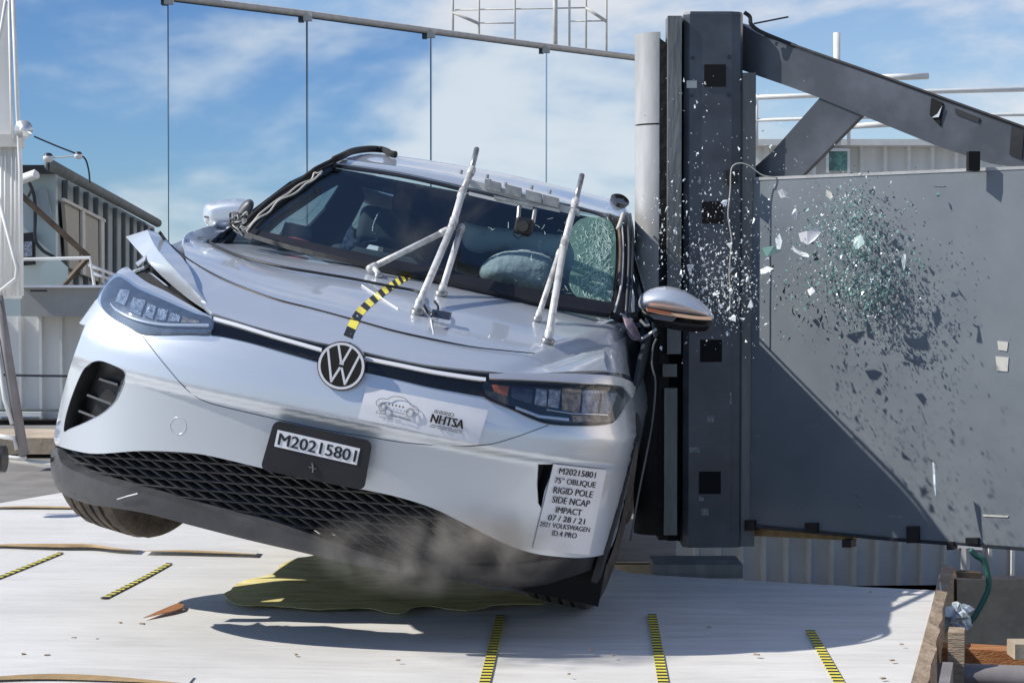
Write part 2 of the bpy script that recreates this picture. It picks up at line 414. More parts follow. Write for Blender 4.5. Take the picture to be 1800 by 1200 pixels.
M['airbag'] = mat('airbag cloth', (.36, .40, .41), .8, col2=(.50, .53, .53), scale=7, bump=1.0, bscale=13)
M['crack'] = mat('cracked glass', (.62, .78, .72), .3)
M['slate'] = mat('slate blue steel', (.082, .092, .110), .36, metal=.15, var=.26, scale=4, bump=.06)
M['slate_dark'] = mat('dark steel', (.03, .036, .048), .4, metal=.15, var=.2, scale=5)
M['plate'] = mat('grey blue steel plate', (.165, .188, .21), .45, metal=.1, col2=(.215, .238, .258), scale=3.2, bump=.03, lo=.3, hi=.7)
M['pole'] = mat('worn galvanised pole', (.40, .40, .39), .45, metal=.15, col2=(.52, .52, .51), scale=8, stretch=(1, 1, .25), bump=.1)
M['bar'] = mat('grey steel bar', (.15, .155, .15), .5, col2=(.22, .225, .215), scale=14, stretch=(1, 1, .2), bump=.2)
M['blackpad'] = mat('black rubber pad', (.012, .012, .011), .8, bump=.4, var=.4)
M['white_paint'] = mat('white painted steel', (.74, .74, .71), .5, var=.06, scale=8)
M['cream'] = mat('cream painted steel', (.62, .60, .54), .55, var=.1, scale=5)
M['corrug'] = mat('pale corrugated sheet', (.76, .76, .73), .6, var=.08, scale=3, stretch=(1, 1, .2))
M['corrug_dark'] = mat('grey wall sheet', (.70, .72, .74), .6, var=.1, scale=3)
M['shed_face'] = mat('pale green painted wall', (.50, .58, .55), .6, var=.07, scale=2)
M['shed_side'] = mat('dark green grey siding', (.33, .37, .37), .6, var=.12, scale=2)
M['roof'] = mat('weathered roof edge', (.16, .18, .17), .7, var=.2, scale=3)
M['beige'] = mat('beige blind', (.42, .40, .33), .7, var=.06)
M['brown'] = mat('rusty brown steel', (.12, .085, .055), .7, var=.35, scale=9)
M['ply'] = mat('plywood', (.34, .22, .10), .75, col2=(.46, .32, .16), scale=7, stretch=(1, 8, 1), bump=.1)
M['ply_olive'] = mat('stained plywood underside', (.55, .46, .16), .7, col2=(.92, .82, .38), scale=3.5, stretch=(1.2, 5, 5), lo=.3, hi=.7, bump=.5, bscale=8)
M['rust'] = mat('rust orange timber', (.30, .11, .035), .75, col2=(.42, .20, .08), scale=9, stretch=(1, 6, 6), bump=.3)
M['wood'] = mat('splintered timber', (.30, .22, .15), .8, col2=(.45, .36, .26), scale=12, stretch=(1, 1, 5), bump=.4)
M['pipe'] = mat('dirty grey pipe', (.24, .22, .22), .5, var=.2, scale=6)
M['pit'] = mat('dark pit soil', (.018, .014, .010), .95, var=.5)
M['concrete'] = mat('stained concrete', (.46, .38, .28), .85, var=.2, scale=5, bump=.2)
M['green'] = mat('green hose', (.03, .13, .10), .45)
M['plastic_wrap'] = mat('crumpled clear wrap', (.55, .60, .62), .25, var=.3, scale=20)
M['shard'] = mat('white glass crumb', (.80, .85, .84), .2, spec=.8)
M['shard_green'] = mat('green glass crumb', (.20, .36, .32), .15, spec=.9)
M['navy'] = mat('navy connector box', (.03, .045, .09), .5)
M['rope'] = mat('pale cable', (.58, .55, .48), .7)
M['ceramic'] = mat('white ceramic', (.8, .79, .76), .3)
M['rail'] = mat('galvanised rail', (.52, .50, .46), .5, var=.1)
M['paper'] = mat('masking tape scrap', (.60, .59, .53), .7, var=.1)
M['scuff'] = mat('scraped paint', (.24, .26, .28), .6, var=.4, scale=60)
M['seam'] = mat('dark seam', (.05, .07, .09), .6)
def mirror_mat():
    m = bpy.data.materials.new('mirror panel'); m.use_nodes = True; nt = m.node_tree; b = nt.nodes['Principled BSDF']; L = nt.links
    b.inputs['Base Color'].default_value = (.35, .47, .60, 1); b.inputs['Metallic'].default_value = 1; b.inputs['Roughness'].default_value = .02
    return m
M['mirror'] = mirror_mat()
def floor_mat():
    m = mat('white floor sheet', (.66, .645, .61), .45, col2=(.73, .715, .68), scale=1.6, lo=.35, hi=.6)
    nt = m.node_tree; b = nt.nodes['Principled BSDF']; L = nt.links
    tc = nt.nodes.new('ShaderNodeTexCoord')
    mp = nt.nodes.new('ShaderNodeMapping'); mp.inputs['Scale'].default_value = (.5, 2.6, 1); mp.inputs['Rotation'].default_value = (0, 0, .12); L.new(tc.outputs['Object'], mp.inputs[0])
    n1 = nt.nodes.new('ShaderNodeTexNoise'); n1.inputs['Scale'].default_value = 2.2; n1.inputs['Detail'].default_value = 3; L.new(mp.outputs[0], n1.inputs['Vector'])
    bp = nt.nodes.new('ShaderNodeBump'); bp.inputs['Strength'].default_value = .55; bp.inputs['Distance'].default_value = .035; L.new(n1.outputs['Fac'], bp.inputs['Height']); L.new(bp.outputs[0], b.inputs['Normal'])
    # scuffs and grime of the trodden sheet
    n3 = nt.nodes.new('ShaderNodeTexNoise'); n3.inputs['Scale'].default_value = 5; n3.inputs['Detail'].default_value = 10; n3.inputs['Roughness'].default_value = .75; L.new(mp.outputs[0], n3.inputs['Vector'])
    r3 = nt.nodes.new('ShaderNodeMapRange'); r3.inputs['From Min'].default_value = .54; r3.inputs['From Max'].default_value = .76; r3.inputs['To Max'].default_value = .5; L.new(n3.outputs['Fac'], r3.inputs[0])
    mx = nt.nodes.new('ShaderNodeMixRGB'); mx.inputs[2].default_value = (.42, .37, .30, 1)
    src = b.inputs['Base Color'].links[0].from_socket; L.new(r3.outputs[0], mx.inputs[0]); L.new(src, mx.inputs[1]); L.new(mx.outputs[0], b.inputs['Base Color'])
    return m
M['floor'] = floor_mat()
M['asphalt'] = mat('old asphalt', (.22, .21, .195), .85, var=.15, scale=4, bump=.3, bscale=120)

# ------------------------------------------------------------------ ground and platform floor
V = [(-300, -50, -.14), (300, -50, -.14), (300, 600, -.14), (-300, 600, -.14)]
# the ground is one sheet with a pit cut beside the platform
gx = [-300, .45, 1.02, 6.0, 300]; gy = [-50, 3.2, 6.8, 8.5, 600]
V = [(x, y, -.14) for y in gy for x in gx]; F = [(j * 5 + i, j * 5 + i + 1, (j + 1) * 5 + i + 1, (j + 1) * 5 + i) for j in range(4) for i in range(4) if (i, j) not in ((2, 1), (1, 2), (2, 2))]
tag(mk('ground', V, F, M['asphalt'], origin=(0, 0, -.14)), kind='structure')

e1 = atz(1600, 1200); e0 = atz(1652, 1005); dirE = (e1 - e0) / np.linalg.norm(e1 - e0)
fr_near = e1 + dirE * .55
far_r = atz(1655, 1034); far_l = atz(1150, 1008)
fl_far = atz(0, 880); fl_far2 = atz(112, 862)
slopeL = (fl_far2 - fl_far) / np.linalg.norm(fl_far2 - fl_far)
poly_floor = [fl_far - slopeL * 3.0, fl_far2 + slopeL * .9, np.array([-.2, 9.0, 0]), np.array([.45, 7.3, 0]), far_l, far_r, e0, e1, fr_near, np.array([-6.5, fr_near[1], 0])]
def floor_h(x, y):
    return .006 * np.sin(1.3 * x + .6) * np.sin(1.9 * y) + .004 * np.sin(3.1 * x + 2 * y)
def build_floor():
    P2 = [(p[0], -p[1]) for p in poly_floor]; P2 = join(line(P2 + [P2[0]], .25))
    Pv, F, rim = cdt(P2, .16)
    V3 = np.stack([Pv[:, 0], -Pv[:, 1], floor_h(Pv[:, 0], -Pv[:, 1]) - .008], 1)
    N = np.tile([0, 0, 1.0], (len(V3), 1)); V, FF, LN = shell(V3, F, rim, N, .03)
    return mk('platform_floor', V, FF, M['floor'], smooth=40, origin=(0, 6, 0))
tag(build_floor(), kind='structure')
mb = MB(); base = [np.array([p[0], p[1], -.05]) for p in poly_floor]
mb.prism([b - [0, 0, .085] for b in base], base)
tag(mb.build('platform_base', M['ply'], origin=(0, 6, -.1)), kind='structure')

# plywood edges where the sheets have lifted apart
def gap(pts, h):
    A = [atz(x, y) + [0, 0, .002] for x, y in pts]; n = len(A); mbg = MB()
    top = [a + np.array([0, .01, h * math.sin(math.pi * i / (n - 1)) ** 1.2 + .001]) for i, a in enumerate(A)]
    mbg.strip(A, top, 0); back = [t + np.array([0, .10 + .05 * math.sin(math.pi * i / (n - 1)), -h * math.sin(math.pi * i / (n - 1)) ** 1.2]) for i, t in enumerate(top)]
    mbg.strip(top, back, 1); return mbg
for i, (pts, h) in enumerate([([(-60, 962), (0, 960), (50, 961), (110, 962), (160, 962), (200, 966), (240, 968)], .012), ([(250, 969), (300, 970), (340, 971), (400, 973), (450, 975)], .006), ([(-80, 1199), (0, 1195), (80, 1194), (160, 1196), (240, 1199), (330, 1204)], .013), ([(-20, 892), (40, 892), (110, 893), (170, 894)], .006)]):
    tag(gap(sp(pts, 5), h).build('floor_sheet_edge', [M['ply'], M['floor']], smooth=True), kind='structure')

# scuffs, screws and scraps on the floor: small flat marks
rnd = random.Random(5)
mb = MB()
for (x, y) in [(211, 1094), (250, 1096), (130, 1121), (171, 1123), (41, 1149), (83, 1151), (1040, 1142), (1078, 1151), (1000, 1184), (1585, 1132), (1568, 1160), (1552, 1192), (1246, 1102), (1530, 1040), (322, 1072), (1330, 1150), (700, 1160), (520, 1150)]:
    c = atz(x, y) + [0, 0, .006]; r = rnd.uniform(.004, .008)
    mb.box(c - [0, 0, .005], r * 2.2, r * 1.4, .004, Rm(rnd.random() * 3, 0, 0).T)
tag(mb.build('floor_screws', M['wood']), kind='structure')

def tape(p, q, w, seg, label, lift=.006):
    a = atz(*p); b = atz(*q); d = b - a; Lg = np.linalg.norm(d); d /= Lg; s = np.array([-d[1], d[0], 0]) * w / 2
    n = int(Lg / seg); mb = MB()
    for i in range(n):
        c0 = a + d * seg * i; c1 = a + d * seg * (i + 1); zz = lambda c: np.array([0, 0, floor_h(c[0], c[1]) - .008 + lift])
        A = [c0 - s + zz(c0), c1 - s + zz(c1), c1 + s + zz(c1), c0 + s + zz(c0)]
        mb.prism([v - [0, 0, .003] for v in A], A, i % 2)
    tag(mb.build('scale_tape', [M['tape_black'], M['yellow']]), label, 'tape', 'black and yellow tapes on the floor')
TW = .030
tape((880, 1078), (835, 1262), TW, .022, 'black and yellow striped tape on floor, the one leading up under the dust cloud')
tape((1146, 1078), (1178, 1262), TW, .022, 'black and yellow striped tape on floor, middle one of the three in front')
tape((1424, 1104), (1512, 1262), TW, .022, 'black and yellow striped tape on floor, nearest the timber edge')
tape((298, 984), (182, 1050), .024, .03, 'thin faded tape slanting across the floor below the raised tyre')
tape((107, 967), (-40, 1028), .024, .03, 'thin faded tape slanting off the left edge of the floor')

# lifted, stained plywood under the car
def torn(name, outline, zfn, matl, label, cat):
    P, F, rim = cdt(outline, 9); W = np.array([atz(x, y, zfn(x, y)) for x, y in P])
    N = np.tile([0, 0, 1.0], (len(W), 1)); V, FF, LN = shell(W, F, rim, N, .0015)
    return tag(mk(name, V, FF, matl, smooth=35), label, cat)
rg = np.random.RandomState(3)
o1 = join(sp([(392, 1044), (430, 1020), (478, 1008), (505, 985), (560, 976), (620, 979), (700, 990), (790, 1012), (850, 1030), (930, 1046), (960, 1060)], 5), sp([(960, 1060), (880, 1062), (820, 1072), (740, 1064), (700, 1078), (640, 1068), (560, 1070), (480, 1064), (420, 1062), (392, 1044)], 5))
torn('plywood_sheet', [(x + rg.uniform(-2, 2), y + rg.uniform(-.8, .8)) for x, y in o1], lambda x, y: .004 + .022 * math.sin((x - 390) / 570 * math.pi) * (.6 + .4 * math.sin(x * .03)) * max(0, min(1, (1062 - y) / 60)), M['ply_olive'], 'torn olive stained plywood peeled up under the car', 'plywood')
o2 = join(sp([(252, 1085), (290, 1068), (318, 1058), (322, 1066), (300, 1074), (252, 1085)], 3))
torn('wood_splinter', o2, lambda x, y: .008, M['rust'], 'thin brown splinter lying at the tip of the shadow', 'splinter')

# ------------------------------------------------------------------ mirror wall behind
MN = np.array([math.cos(math.radians(45)), -math.sin(math.radians(45)), 0]); MP0 = at(297, 508, 40.0)
def mir(px, py, off=0.0): return atplane([(px, py)], MP0 + MN * off, MN)[0]
def mirror_wall():
    root = empty('mirror_wall', mir(297, 508) * [1, 1, 0] + [0, 0, -.14])
    tag(root, 'tall mirror wall reflecting blue sky and cloud behind the car', 'wall')
    tops = {-290: -70, 21: -36, 297: -4, 541: 26, 758: 56, 960: 83, 1150: 107}
    xs = sorted(tops); rnd2 = random.Random(2)
    for a, b in zip(xs[:-1], xs[1:]):
        zA, zB = mir(a, tops[a])[2], mir(b, tops[b])[2]
        A0 = mir(a + 1.2, 508); B0 = mir(b - 1.2, 508)
        k = rnd2.uniform(-.02, .02)
        P = [(*A0[:2], -.13), (*B0[:2], -.13), (*B0[:2], zB), (*A0[:2], zA)]; P = np.array(P); bk = P - MN * .05
        P[2:] += MN * k
        m_ = MB(); m_.prism(P[::-1], bk[::-1]); m_.build('mirror_panel', M['mirror'], root)
        s_ = MB(); c0 = mir(b, 508, -.03); s_.prism([c0 * [1, 1, 0] + v for v in ([-.022, -.01, -.13], [.022, -.01, -.13], [.022, .05, -.13], [-.022, .05, -.13])], [c0 * [1, 1, 0] + np.array(v) + [0, 0, zB + .13] for v in ([-.022, -.01, -.13], [.022, -.01, -.13], [.022, .05, -.13], [-.022, .05, -.13])])
        s_.build('seam_strip', M['seam'], root)
    rail = MB(); R_ = [mir(x, t - 1.5, .06) for x, t in sorted(tops.items())]
    rail.tube(R_, .075, 8); rail.build('top_rail', M['rail'], root, True)
    for x in xs[1:]:
        c = mir(x, tops[x] + 3, .10); m_ = MB(); m_.box(c, .19, .12, .22); m_.build('clamp', M['rail'], root)
mirror_wall()

# ------------------------------------------------------------------ impact pole, column, truss, plate
PD = 7.8
def vbox(mbx, x0, x1, y0, y1, d, th, mi=0):
    a = at(x0, y0, d); b = at(x1, y1, d)
    mbx.prism([(a[0], d, b[2]), (b[0], d, b[2]), (b[0], d + th, b[2]), (a[0], d + th, b[2])], [(a[0], d, a[2]), (b[0], d, a[2]), (b[0], d + th, a[2]), (a[0], d + th, a[2])], mi)
pole = empty('impact_pole', at(1150, 508, PD + .1) * [1, 1, 0])
tag(pole, 'light grey half round rigid pole standing behind the car roof', 'pole')
def halfcyl(x0, x1, y0, y1):
    xr = at(x1, 508, PD + .13)[0]; r = xr - at(x0, 508, PD + .13)[0]; z0 = at(x0, y1, PD + .13)[2]; z1 = at(x0, y0, PD + .13)[2]
    arc = [(xr - r * math.sin(a), PD + .13 + r * math.cos(a)) for a in np.linspace(0, math.pi, 25)]
    m_ = MB(); m_.prism([(x, y, z0) for x, y in arc], [(x, y, z1) for x, y in arc]); return m_
halfcyl(1115, 1157, 62, 220).build('upper_pole', M['pole'], pole, 40)
halfcyl(1115.5, 1157, 223, 575).build('lower_pole', M['pole'], pole, 40)
halfcyl(1114.5, 1157, 576, 935).build('shaded_lower_pole', M['blackpad'], pole, 40)  # added black section: the car's shade on the lower pole put into its colour
m_ = MB(); a = at(1156, 508, PD + .1)[0]; b = at(1173, 508, PD + .1)[0]; z1 = at(1160, 66, PD)[2]; z0 = at(1160, 950, PD)[2]
m_.prism([(a, PD + .02, z0), (b, PD + .02, z0), (b, PD + .25, z0), (a, PD + .25, z0)], [(a, PD + .02, z1), (b, PD + .02, z1 - .03), (b, PD + .25, z1 - .03), (a, PD + .25, z1)])
m_.build('rubber_backing', M['blackpad'], pole)
m_ = MB(); vbox(m_, 1174, 1197, 28, 622, PD - .01, .12); m_.build('load_bar', M['bar'], pole)
m_ = MB(); vbox(m_, 1165, 1190, 640, 662, PD - .015, .10); vbox(m_, 1168, 1190, 682, 940, PD - .01, .12); m_.build('lower_load_bar', M['bar'], pole)
m_ = MB(); vbox(m_, 1175, 1204, 32, 950, PD + .112, .10); m_.build('spacer', M['void'], pole)

barrier = empty('steel_barrier', at(1255, 508, PD + .1) * [1, 1, 0])
tag(barrier, 'dark slate steel column with truss arm and big grey plate', 'barrier')
def column():
    x0 = at(1202, 508, PD)[0]; x1 = at(1306, 508, PD)[0]; z0 = at(1250, 962, PD)[2]; z1 = at(1250, 20, PD)[2]; c = .022; dpt = .26
    L_ = [(x0 + c, PD), (x1 - .05, PD), (x1 - .04, PD + .004), (x1 - .012, PD + .012), (x1, PD + .035), (x1, PD + dpt - c), (x1 - c, PD + dpt), (x0 + c, PD + dpt), (x0, PD + dpt - c), (x0, PD + c)]
    m_ = MB(); m_.prism([(x, y, z0) for x, y in L_], [(x, y, z1 - .012) for x, y in L_], caps=False)
    cx = (x0 + x1) / 2; cy = PD + dpt / 2; S = [(cx + (x - cx) * .965, cy + (y - cy) * .965) for x, y in L_]
    m_.prism([(x, y, z1 - .012) for x, y in L_], [(x, y, z1) for x, y in S]); m_.add([(x, y, z0) for x, y in L_], [tuple(range(len(L_)))[::-1]])
    cobj = m_.build('column', M['slate'], barrier)
    for (xa, ya) in ((1257, 133), (1253, 373.5), (1250, 616.5), (1248, 848)):
        q = MB(); vbox(q, xa - 19, xa + 19, ya - 19.5, ya + 19.5, PD - .004, .003); q.build('square_hole', M['void'], cobj)
    q = MB()
    for (xa, ya) in ((1218, 102), (1282, 100), (1216, 168), (1281, 167)):
        q = MB(); p = at(xa, ya, PD - .006); q.tube([p + [0, .01, 0], p], .008, 8); q.build('bolt', M['slate_dark'], cobj)
    for (xa, ya, w_, h_) in ((1243, 730, 12, 12), (1212, 786, 18, 9), (1228, 872, 9, 8), (1232, 893, 14, 12), (1228, 310, 4, 14), (1283, 690, 3, 20)):
        q = MB(); vbox(q, xa, xa + w_, ya, ya + h_, PD - .0015, .001); q.build('scuff', M['scuff'], cobj)
    q = MB(); vbox(q, 1207, 1225, 142, 155, PD - .002, .0015); q.build('tape_scrap', M['paper'], cobj)
    q = MB(); vbox(q, 1303, 1326, 128, 960, PD + .04, .03); q.build('side_flange', M['bar'], barrier)
column()
PU = np.array([math.sin(math.radians(54.7)), -math.cos(math.radians(54.7)), 0]); PN = np.array([-PU[1], PU[0], 0]); PN = -PN if PN[1] > 0 else PN
PP0 = at(1325, 508, PD + .03)
def onp(px, py, off=0.0): return atplane([(px, py)], PP0 + PN * off, PN)[0]
pl = plate3('face_plate', line([(1325, 316), (1568, 306), (1830, 295), (2010, 288), (2010, 985), (1800, 965), (1560, 947), (1318, 924), (1325, 316)][:-1], 60), PP0, PN, .03, M['plate'], barrier, step=80)
m_ = MB(); A_ = [onp(x, y, .003) for x, y in ((1326, 317), (1568, 307), (2005, 289))]; B_ = [a + np.array([0, 0, .012]) for a in A_]
m_.prism(A_[::1] + [a - PN * .05 for a in A_][::-1], B_ + [b - PN * .05 for b in B_][::-1]); m_.build('top_edge_strip', M['pole'], pl)
m_ = MB(); pts = [(1320, 921), (1560, 944), (1800, 962), (2005, 980)]; A_ = [onp(x, y, .012) for x, y in pts]; B_ = [onp(x, y + 6, .012) for x, y in pts]
m_.strip(A_, B_); m_.strip(B_, [b - PN * .07 for b in B_]); m_.strip([a - PN * .05 for a in A_], A_); m_.build('bottom_rail', M['slate_dark'], barrier)
for (x0, y0, x1, y1) in ((1309, 914, 1326, 932), (1414, 919, 1436, 936), (1480, 948, 1496, 962), (1593, 925, 1614, 954), (1697, 945, 1719, 956), (1664, 952, 1676, 966)):
    m_ = MB(); a = onp(x0, y0, .02); b = onp(x1, y0, .02); c = onp(x1, y1, .02); d = onp(x0, y1, .02); m_.prism([a, b, c, d], [v - PN * .05 for v in (a, b, c, d)]); m_.build('clamp', M['black'], barrier)
for (x0, y0, x1, y1) in ((1753, 599, 1772, 617), (1750, 626, 1773, 653), (1727, 904, 1773, 909)):
    m_ = MB(); q = [onp(x0, y0, .003), onp(x1, y0 + 2, .003), onp(x1 - 2, y1, .003), onp(x0 + 2, y1 - 2, .003)]; m_.prism(q, [v - PN * .002 for v in q]); m_.build('paint_chip', M['paper'], pl)
for (x, y, w_, h_) in ((1500, 870, 16, 5), (1506, 884, 10, 8), (1418, 745, 26, 2), (1325, 764, 16, 3), (1319, 790, 3, 24), (1403, 891, 5, 4), (1432, 879, 4, 4), (1640, 326, 22, 2), (1608, 371, 3, 3), (1736, 690, 2, 8), (1560, 906, 30, 3)):
    m_ = MB(); q = [onp(x, y, .0025), onp(x + w_, y + h_ * .3, .0025), onp(x + w_ * .8, y + h_, .0025), onp(x + w_ * .1, y + h_ * .8, .0025)]; m_.prism(q, [v - PN * .002 for v in q]); m_.build('scuff', M['scuff'], pl)
# truss
AP0 = PP0 - PN * .06
arm = plate3('truss_arm', join(sp([(1300, 40), (1330, 58), (1360, 72)], 3), [(1550, 136), (1700, 190), (1830, 237), (1830, 305), (1795, 293), (1742, 288), (1650, 258), (1515, 203), (1440, 172), (1380, 150), (1322, 130), (1300, 122)]), AP0, PN, .12, M['slate'], barrier)
plate3('truss_brace', [(1441, 172), (1425, 150), (1560, 190), (1514, 203), (1411, 307), (1352, 322), (1300, 330), (1316, 303), (1356, 268)], AP0 - PN * .011, PN, .035, M['slate'], barrier)
m_ = MB(); pts = [(1345, 64), (1450, 101), (1550, 136), (1700, 190), (1800, 226)]; A_ = [onp(x, y, -.058) + np.array([0, 0, .004]) for x, y in pts]
m_.tube(A_, .007, 6); m_.build('edge_cable', M['black'], arm)
m_ = MB(); A_ = [onp(x, y, -.052) for x, y in ((1637, 172), (1657, 181), (1652, 222), (1634, 203))]; m_.prism(A_, [v - PN * .006 for v in A_]); m_.build('slot', M['void'], arm)
m_ = MB(); A_ = [onp(x, y, -.045) for x, y in ((1656, 186), (1650, 206), (1638, 207), (1648, 200))]; m_.prism(A_, [v - PN * .005 for v in A_]); m_.build('lens_cap', M['chrome'], arm)
for q_ in (((1678, 190), (1722, 208), (1720, 216), (1679, 200)), ((1778, 222), (1800, 230), (1796, 280), (1774, 272))):
    m_ = MB(); A_ = [onp(x, y, -.053) for x, y in q_]; m_.prism(A_, [v - PN * .005 for v in A_]); m_.build('black_tape', M['black'], arm)
m_ = MB(); vbox(m_, 1703, 1723, 266, 300, 7.2, .04); m_.build('short_post', M['void'], barrier)
m_ = MB(); m_.tube([at(1325, 42, PD + .03), at(1386, 30, PD)], .004, 6); tag(m_.build('antenna_rod', M['slate_dark']), 'thin dark rod sticking out from the top of the column', 'rod')
m_ = MB(); m_.tube([at(x, y, PD + .0) for x, y in sp([(1308, 22), (1318, 30), (1320, 42), (1330, 52), (1350, 62), (1400, 82)], 5)], .009, 6); m_.build('arm_cable', M['black'], barrier)
# cable with clip on the column's edge
cb = empty('cable_clip', at(1285, 312, PD - .03)); tag(cb, 'black clip with looping white cable on the column edge', 'cable clip')
m_ = MB(); vbox(m_, 1276, 1298, 299, 322, PD - .03, .03); m_.build('clip', M['black'], cb)
m_ = MB(); m_.tube([at(x, y, PD - .035) for x, y in sp([(1365, 312), (1340, 308), (1318, 292), (1300, 287), (1286, 296), (1284, 330), (1282, 352), (1280, 380), (1286, 420), (1284, 450), (1282, 482), (1284, 520), (1282, 545)], 5)], .0028, 5); m_.build('cable', M['rope'], cb)

# timber and boards under the plate
m_ = MB(); a, b = onp(1306, 924, -.05), onp(1500, 941, -.05)
m_.prism([a, b, b - [0, 0, .02], a - [0, 0, .04]], [v - PN * .05 for v in (a, b, b - [0, 0, .02], a - [0, 0, .04])]); tag(m_.build('timber_strip', M['ply']), 'brown timber strip wedged under the steel plate', 'timber')
m_ = MB(); vbox(m_, 1150, 1306, 992, 1016, 7.32, .25); tag(m_.build('low_sill', M['bar']), 'low grey sill under the steel column', 'sill')

# ------------------------------------------------------------------ corrugated walls
def corrugated(x0, x1, y0, y1, d, pitch_px, rib, matl, ribmat, d1=None):
    d1 = d1 or d; m_ = MB(); n = int((x1 - x0) / pitch_px)
    a = at(x0, y0, d); b = at(x1, y0, d1); zt = a[2]; zb = at(x0, y1, d)[2]; u = (b - a) * [1, 1, 0]; Lg = np.linalg.norm(u); u /= Lg; nn = np.array([u[1], -u[0], 0])
    P = []; pit = Lg / n
    for i in range(n):
        s0 = i * pit
        for (s, o) in ((0, 0), (.72, 0), (.78, rib), (.92, rib), (.98, 0)): P.append(a * [1, 1, 0] + u * (s0 + s * pit) + nn * o)
    P.append(a * [1, 1, 0] + u * Lg)
    m_.strip([p + [0, 0, zt] for p in P], [p + [0, 0, zb] for p in P])
    k = len(P) - 1
    for i in range(k): m_.M[i] = 1 if i % 5 in (1, 2) else 0
    Q = [p - nn * .05 for p in P]; m_.strip([p + [0, 0, zb] for p in Q], [p + [0, 0, zt] for p in Q]); m_.strip([p + [0, 0, zt] for p in Q], [p + [0, 0, zt] for p in P])
    return m_
w = corrugated(1190, 2300, 850, 1240, 8.35, 38.5, .03, M['corrug_dark'], None)
tag(w.build('corrugated_skirt', [M['corrug_dark'], M['white_paint']]), 'low grey corrugated wall with white ribs seen beneath the steel plate', 'wall')
fw = empty('roof_parapet', at(1560, 508, 20) * [1, 1, 0] + [0, 0, 0]); tag(fw, 'pale corrugated wall with white pipe rails behind the truss', 'wall')
w = corrugated(1312, 2100, 256, 640, 20, 39.5, .07, None, None); w.build('wall_sheet', [M['corrug'], M['white_paint']], fw)
def rod(pts, d, r, par, name='rail', mt='white_paint', n=8):
    m_ = MB(); m_.tube([at(x, y, d) for x, y in pts], r, n); return m_.build(name, M[mt], par, True)
m_ = MB(); a = at(1312, 252, 19.9); m_.box(a + [3.0, 0, 0], 6.0, .3, .065); m_.build('cap_beam', M['white_paint'], fw)
rod([(1312, 172), (1440, 168), (1640, 161), (1900, 155)], 19.6, .026, fw); rod([(1312, 212), (1500, 207), (1760, 202), (2000, 200)], 19.6, .018, fw)
rod([(1535, 137), (1632, 134)], 19.2, .033, fw, 'stub_pipe'); rod([(1471, 58), (1472, 256)], 19.3, .036, fw, 'post')
rod([(1495, 222), (1640, 214)], 19.3, .03, fw); rod([(1492, 200), (1492, 256)], 19.3, .018, fw, 'post')
rod([(1330, 166), (1330, 256)], 19.6, .018, fw, 'post')
m_ = MB(); vbox(m_, 1457, 1490, 266, 300, 19.8, .04); m_.build('green_window', mat('teal window', (.10, .26, .22), .25, var=.5, scale=12), fw)
m_ = MB(); vbox(m_, 1453, 1457, 262, 304, 19.78, .05); vbox(m_, 1490, 1494, 262, 304, 19.78, .05); vbox(m_, 1453, 1494, 261, 265.8, 19.775, .05); m_.build('window_frame', M['white_paint'], fw)
# distant guard rails above the mirror
gr = empty('roof_guard_rail', at(930, 508, 46) * [1, 1, 0]); tag(gr, 'pale guard rail cage rising above the mirror wall', 'guard rail')
def gpoly(pts, r, nm='rail', d=60): rod(pts, d, r, gr, nm, 'cream', 6)
for x, w_ in ((796, .045), (842, .04), (905, .04), (1001, .04), (1030, .04), (1066, .04)): gpoly([(x, -90), (x, 130)], w_, 'post')
gpoly([(976, -90), (976, 130)], .085, 'main_post')
gpoly([(796, 22), (842, 42)], .055); gpoly([(800, 18), (975, 15), (1030, 14)], .025); gpoly([(842, 41), (905, 41)], .025); gpoly([(1030, 14), (1066, 38)], .055); gpoly([(1001, 38), (1066, 37)], .025)

# ------------------------------------------------------------------ left background: shed, lights, walkway, corrugated wall
shed = empty('shed', at(100, 508, 21) * [1, 1, 0] + [0, 0, -.14]); tag(shed, 'grey green site cabin with ribbed side and overhanging roof', 'shed')
SD = 21.0
def onside(px, py, off=0.0):                          # side wall recedes towards px 468 on the horizon
    u = np.array([(468 - 900) / FPX, 1, 0]); u /= np.linalg.norm(u); n = np.array([u[1], -u[0], 0]); return atplane([(px, py)], at(98, 508, SD) + n * off, n)[0]
def quad(fn, q, th, nm, mt, par, back=None):
    m_ = MB(); A = [np.asarray(fn(*p)) for p in q]; n = np.cross(A[1] - A[0], A[2] - A[0]); n /= np.linalg.norm(n)
    if n @ (A[0] - CAM) > 0: n = -n
    m_.prism(A, [v - n * th for v in A]); return m_.build(nm, M[mt] if isinstance(mt, str) else mt, par)
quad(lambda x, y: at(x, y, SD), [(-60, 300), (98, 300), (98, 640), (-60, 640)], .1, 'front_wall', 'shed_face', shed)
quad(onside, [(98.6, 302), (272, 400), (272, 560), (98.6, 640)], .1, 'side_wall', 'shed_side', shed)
for x in (118, 138, 155, 172, 189, 205, 220, 234, 247, 259, 269):
    t = (x - 98) / 174; y = 302 + 98 * t
    quad(lambda a, b: onside(a, b, .06), [(x, y + 3), (x + 1.8, y + 5), (x + 1.8, 600), (x, 600)], .05, 'rib', 'roof', shed)
m_ = MB(); R_ = [onside(x, y, .22) for x, y in ((88, 290), (150, 323), (215, 358), (277, 392))]; m_.tube(R_, [.06, .06, .07, .085], 10); m_.build('roof_edge', M['roof'], shed, True)
m_ = MB(); m_.prism([at(-60, 290, SD - .2), at(97, 290, SD - .2), at(97, 306, SD - .2), at(-60, 306, SD - .2)], [at(-60, 290, SD + .2), at(97, 290, SD + .2), at(97, 306, SD + .2), at(-60, 306, SD + .2)]); m_.build('roof_beam', M['black'], shed)
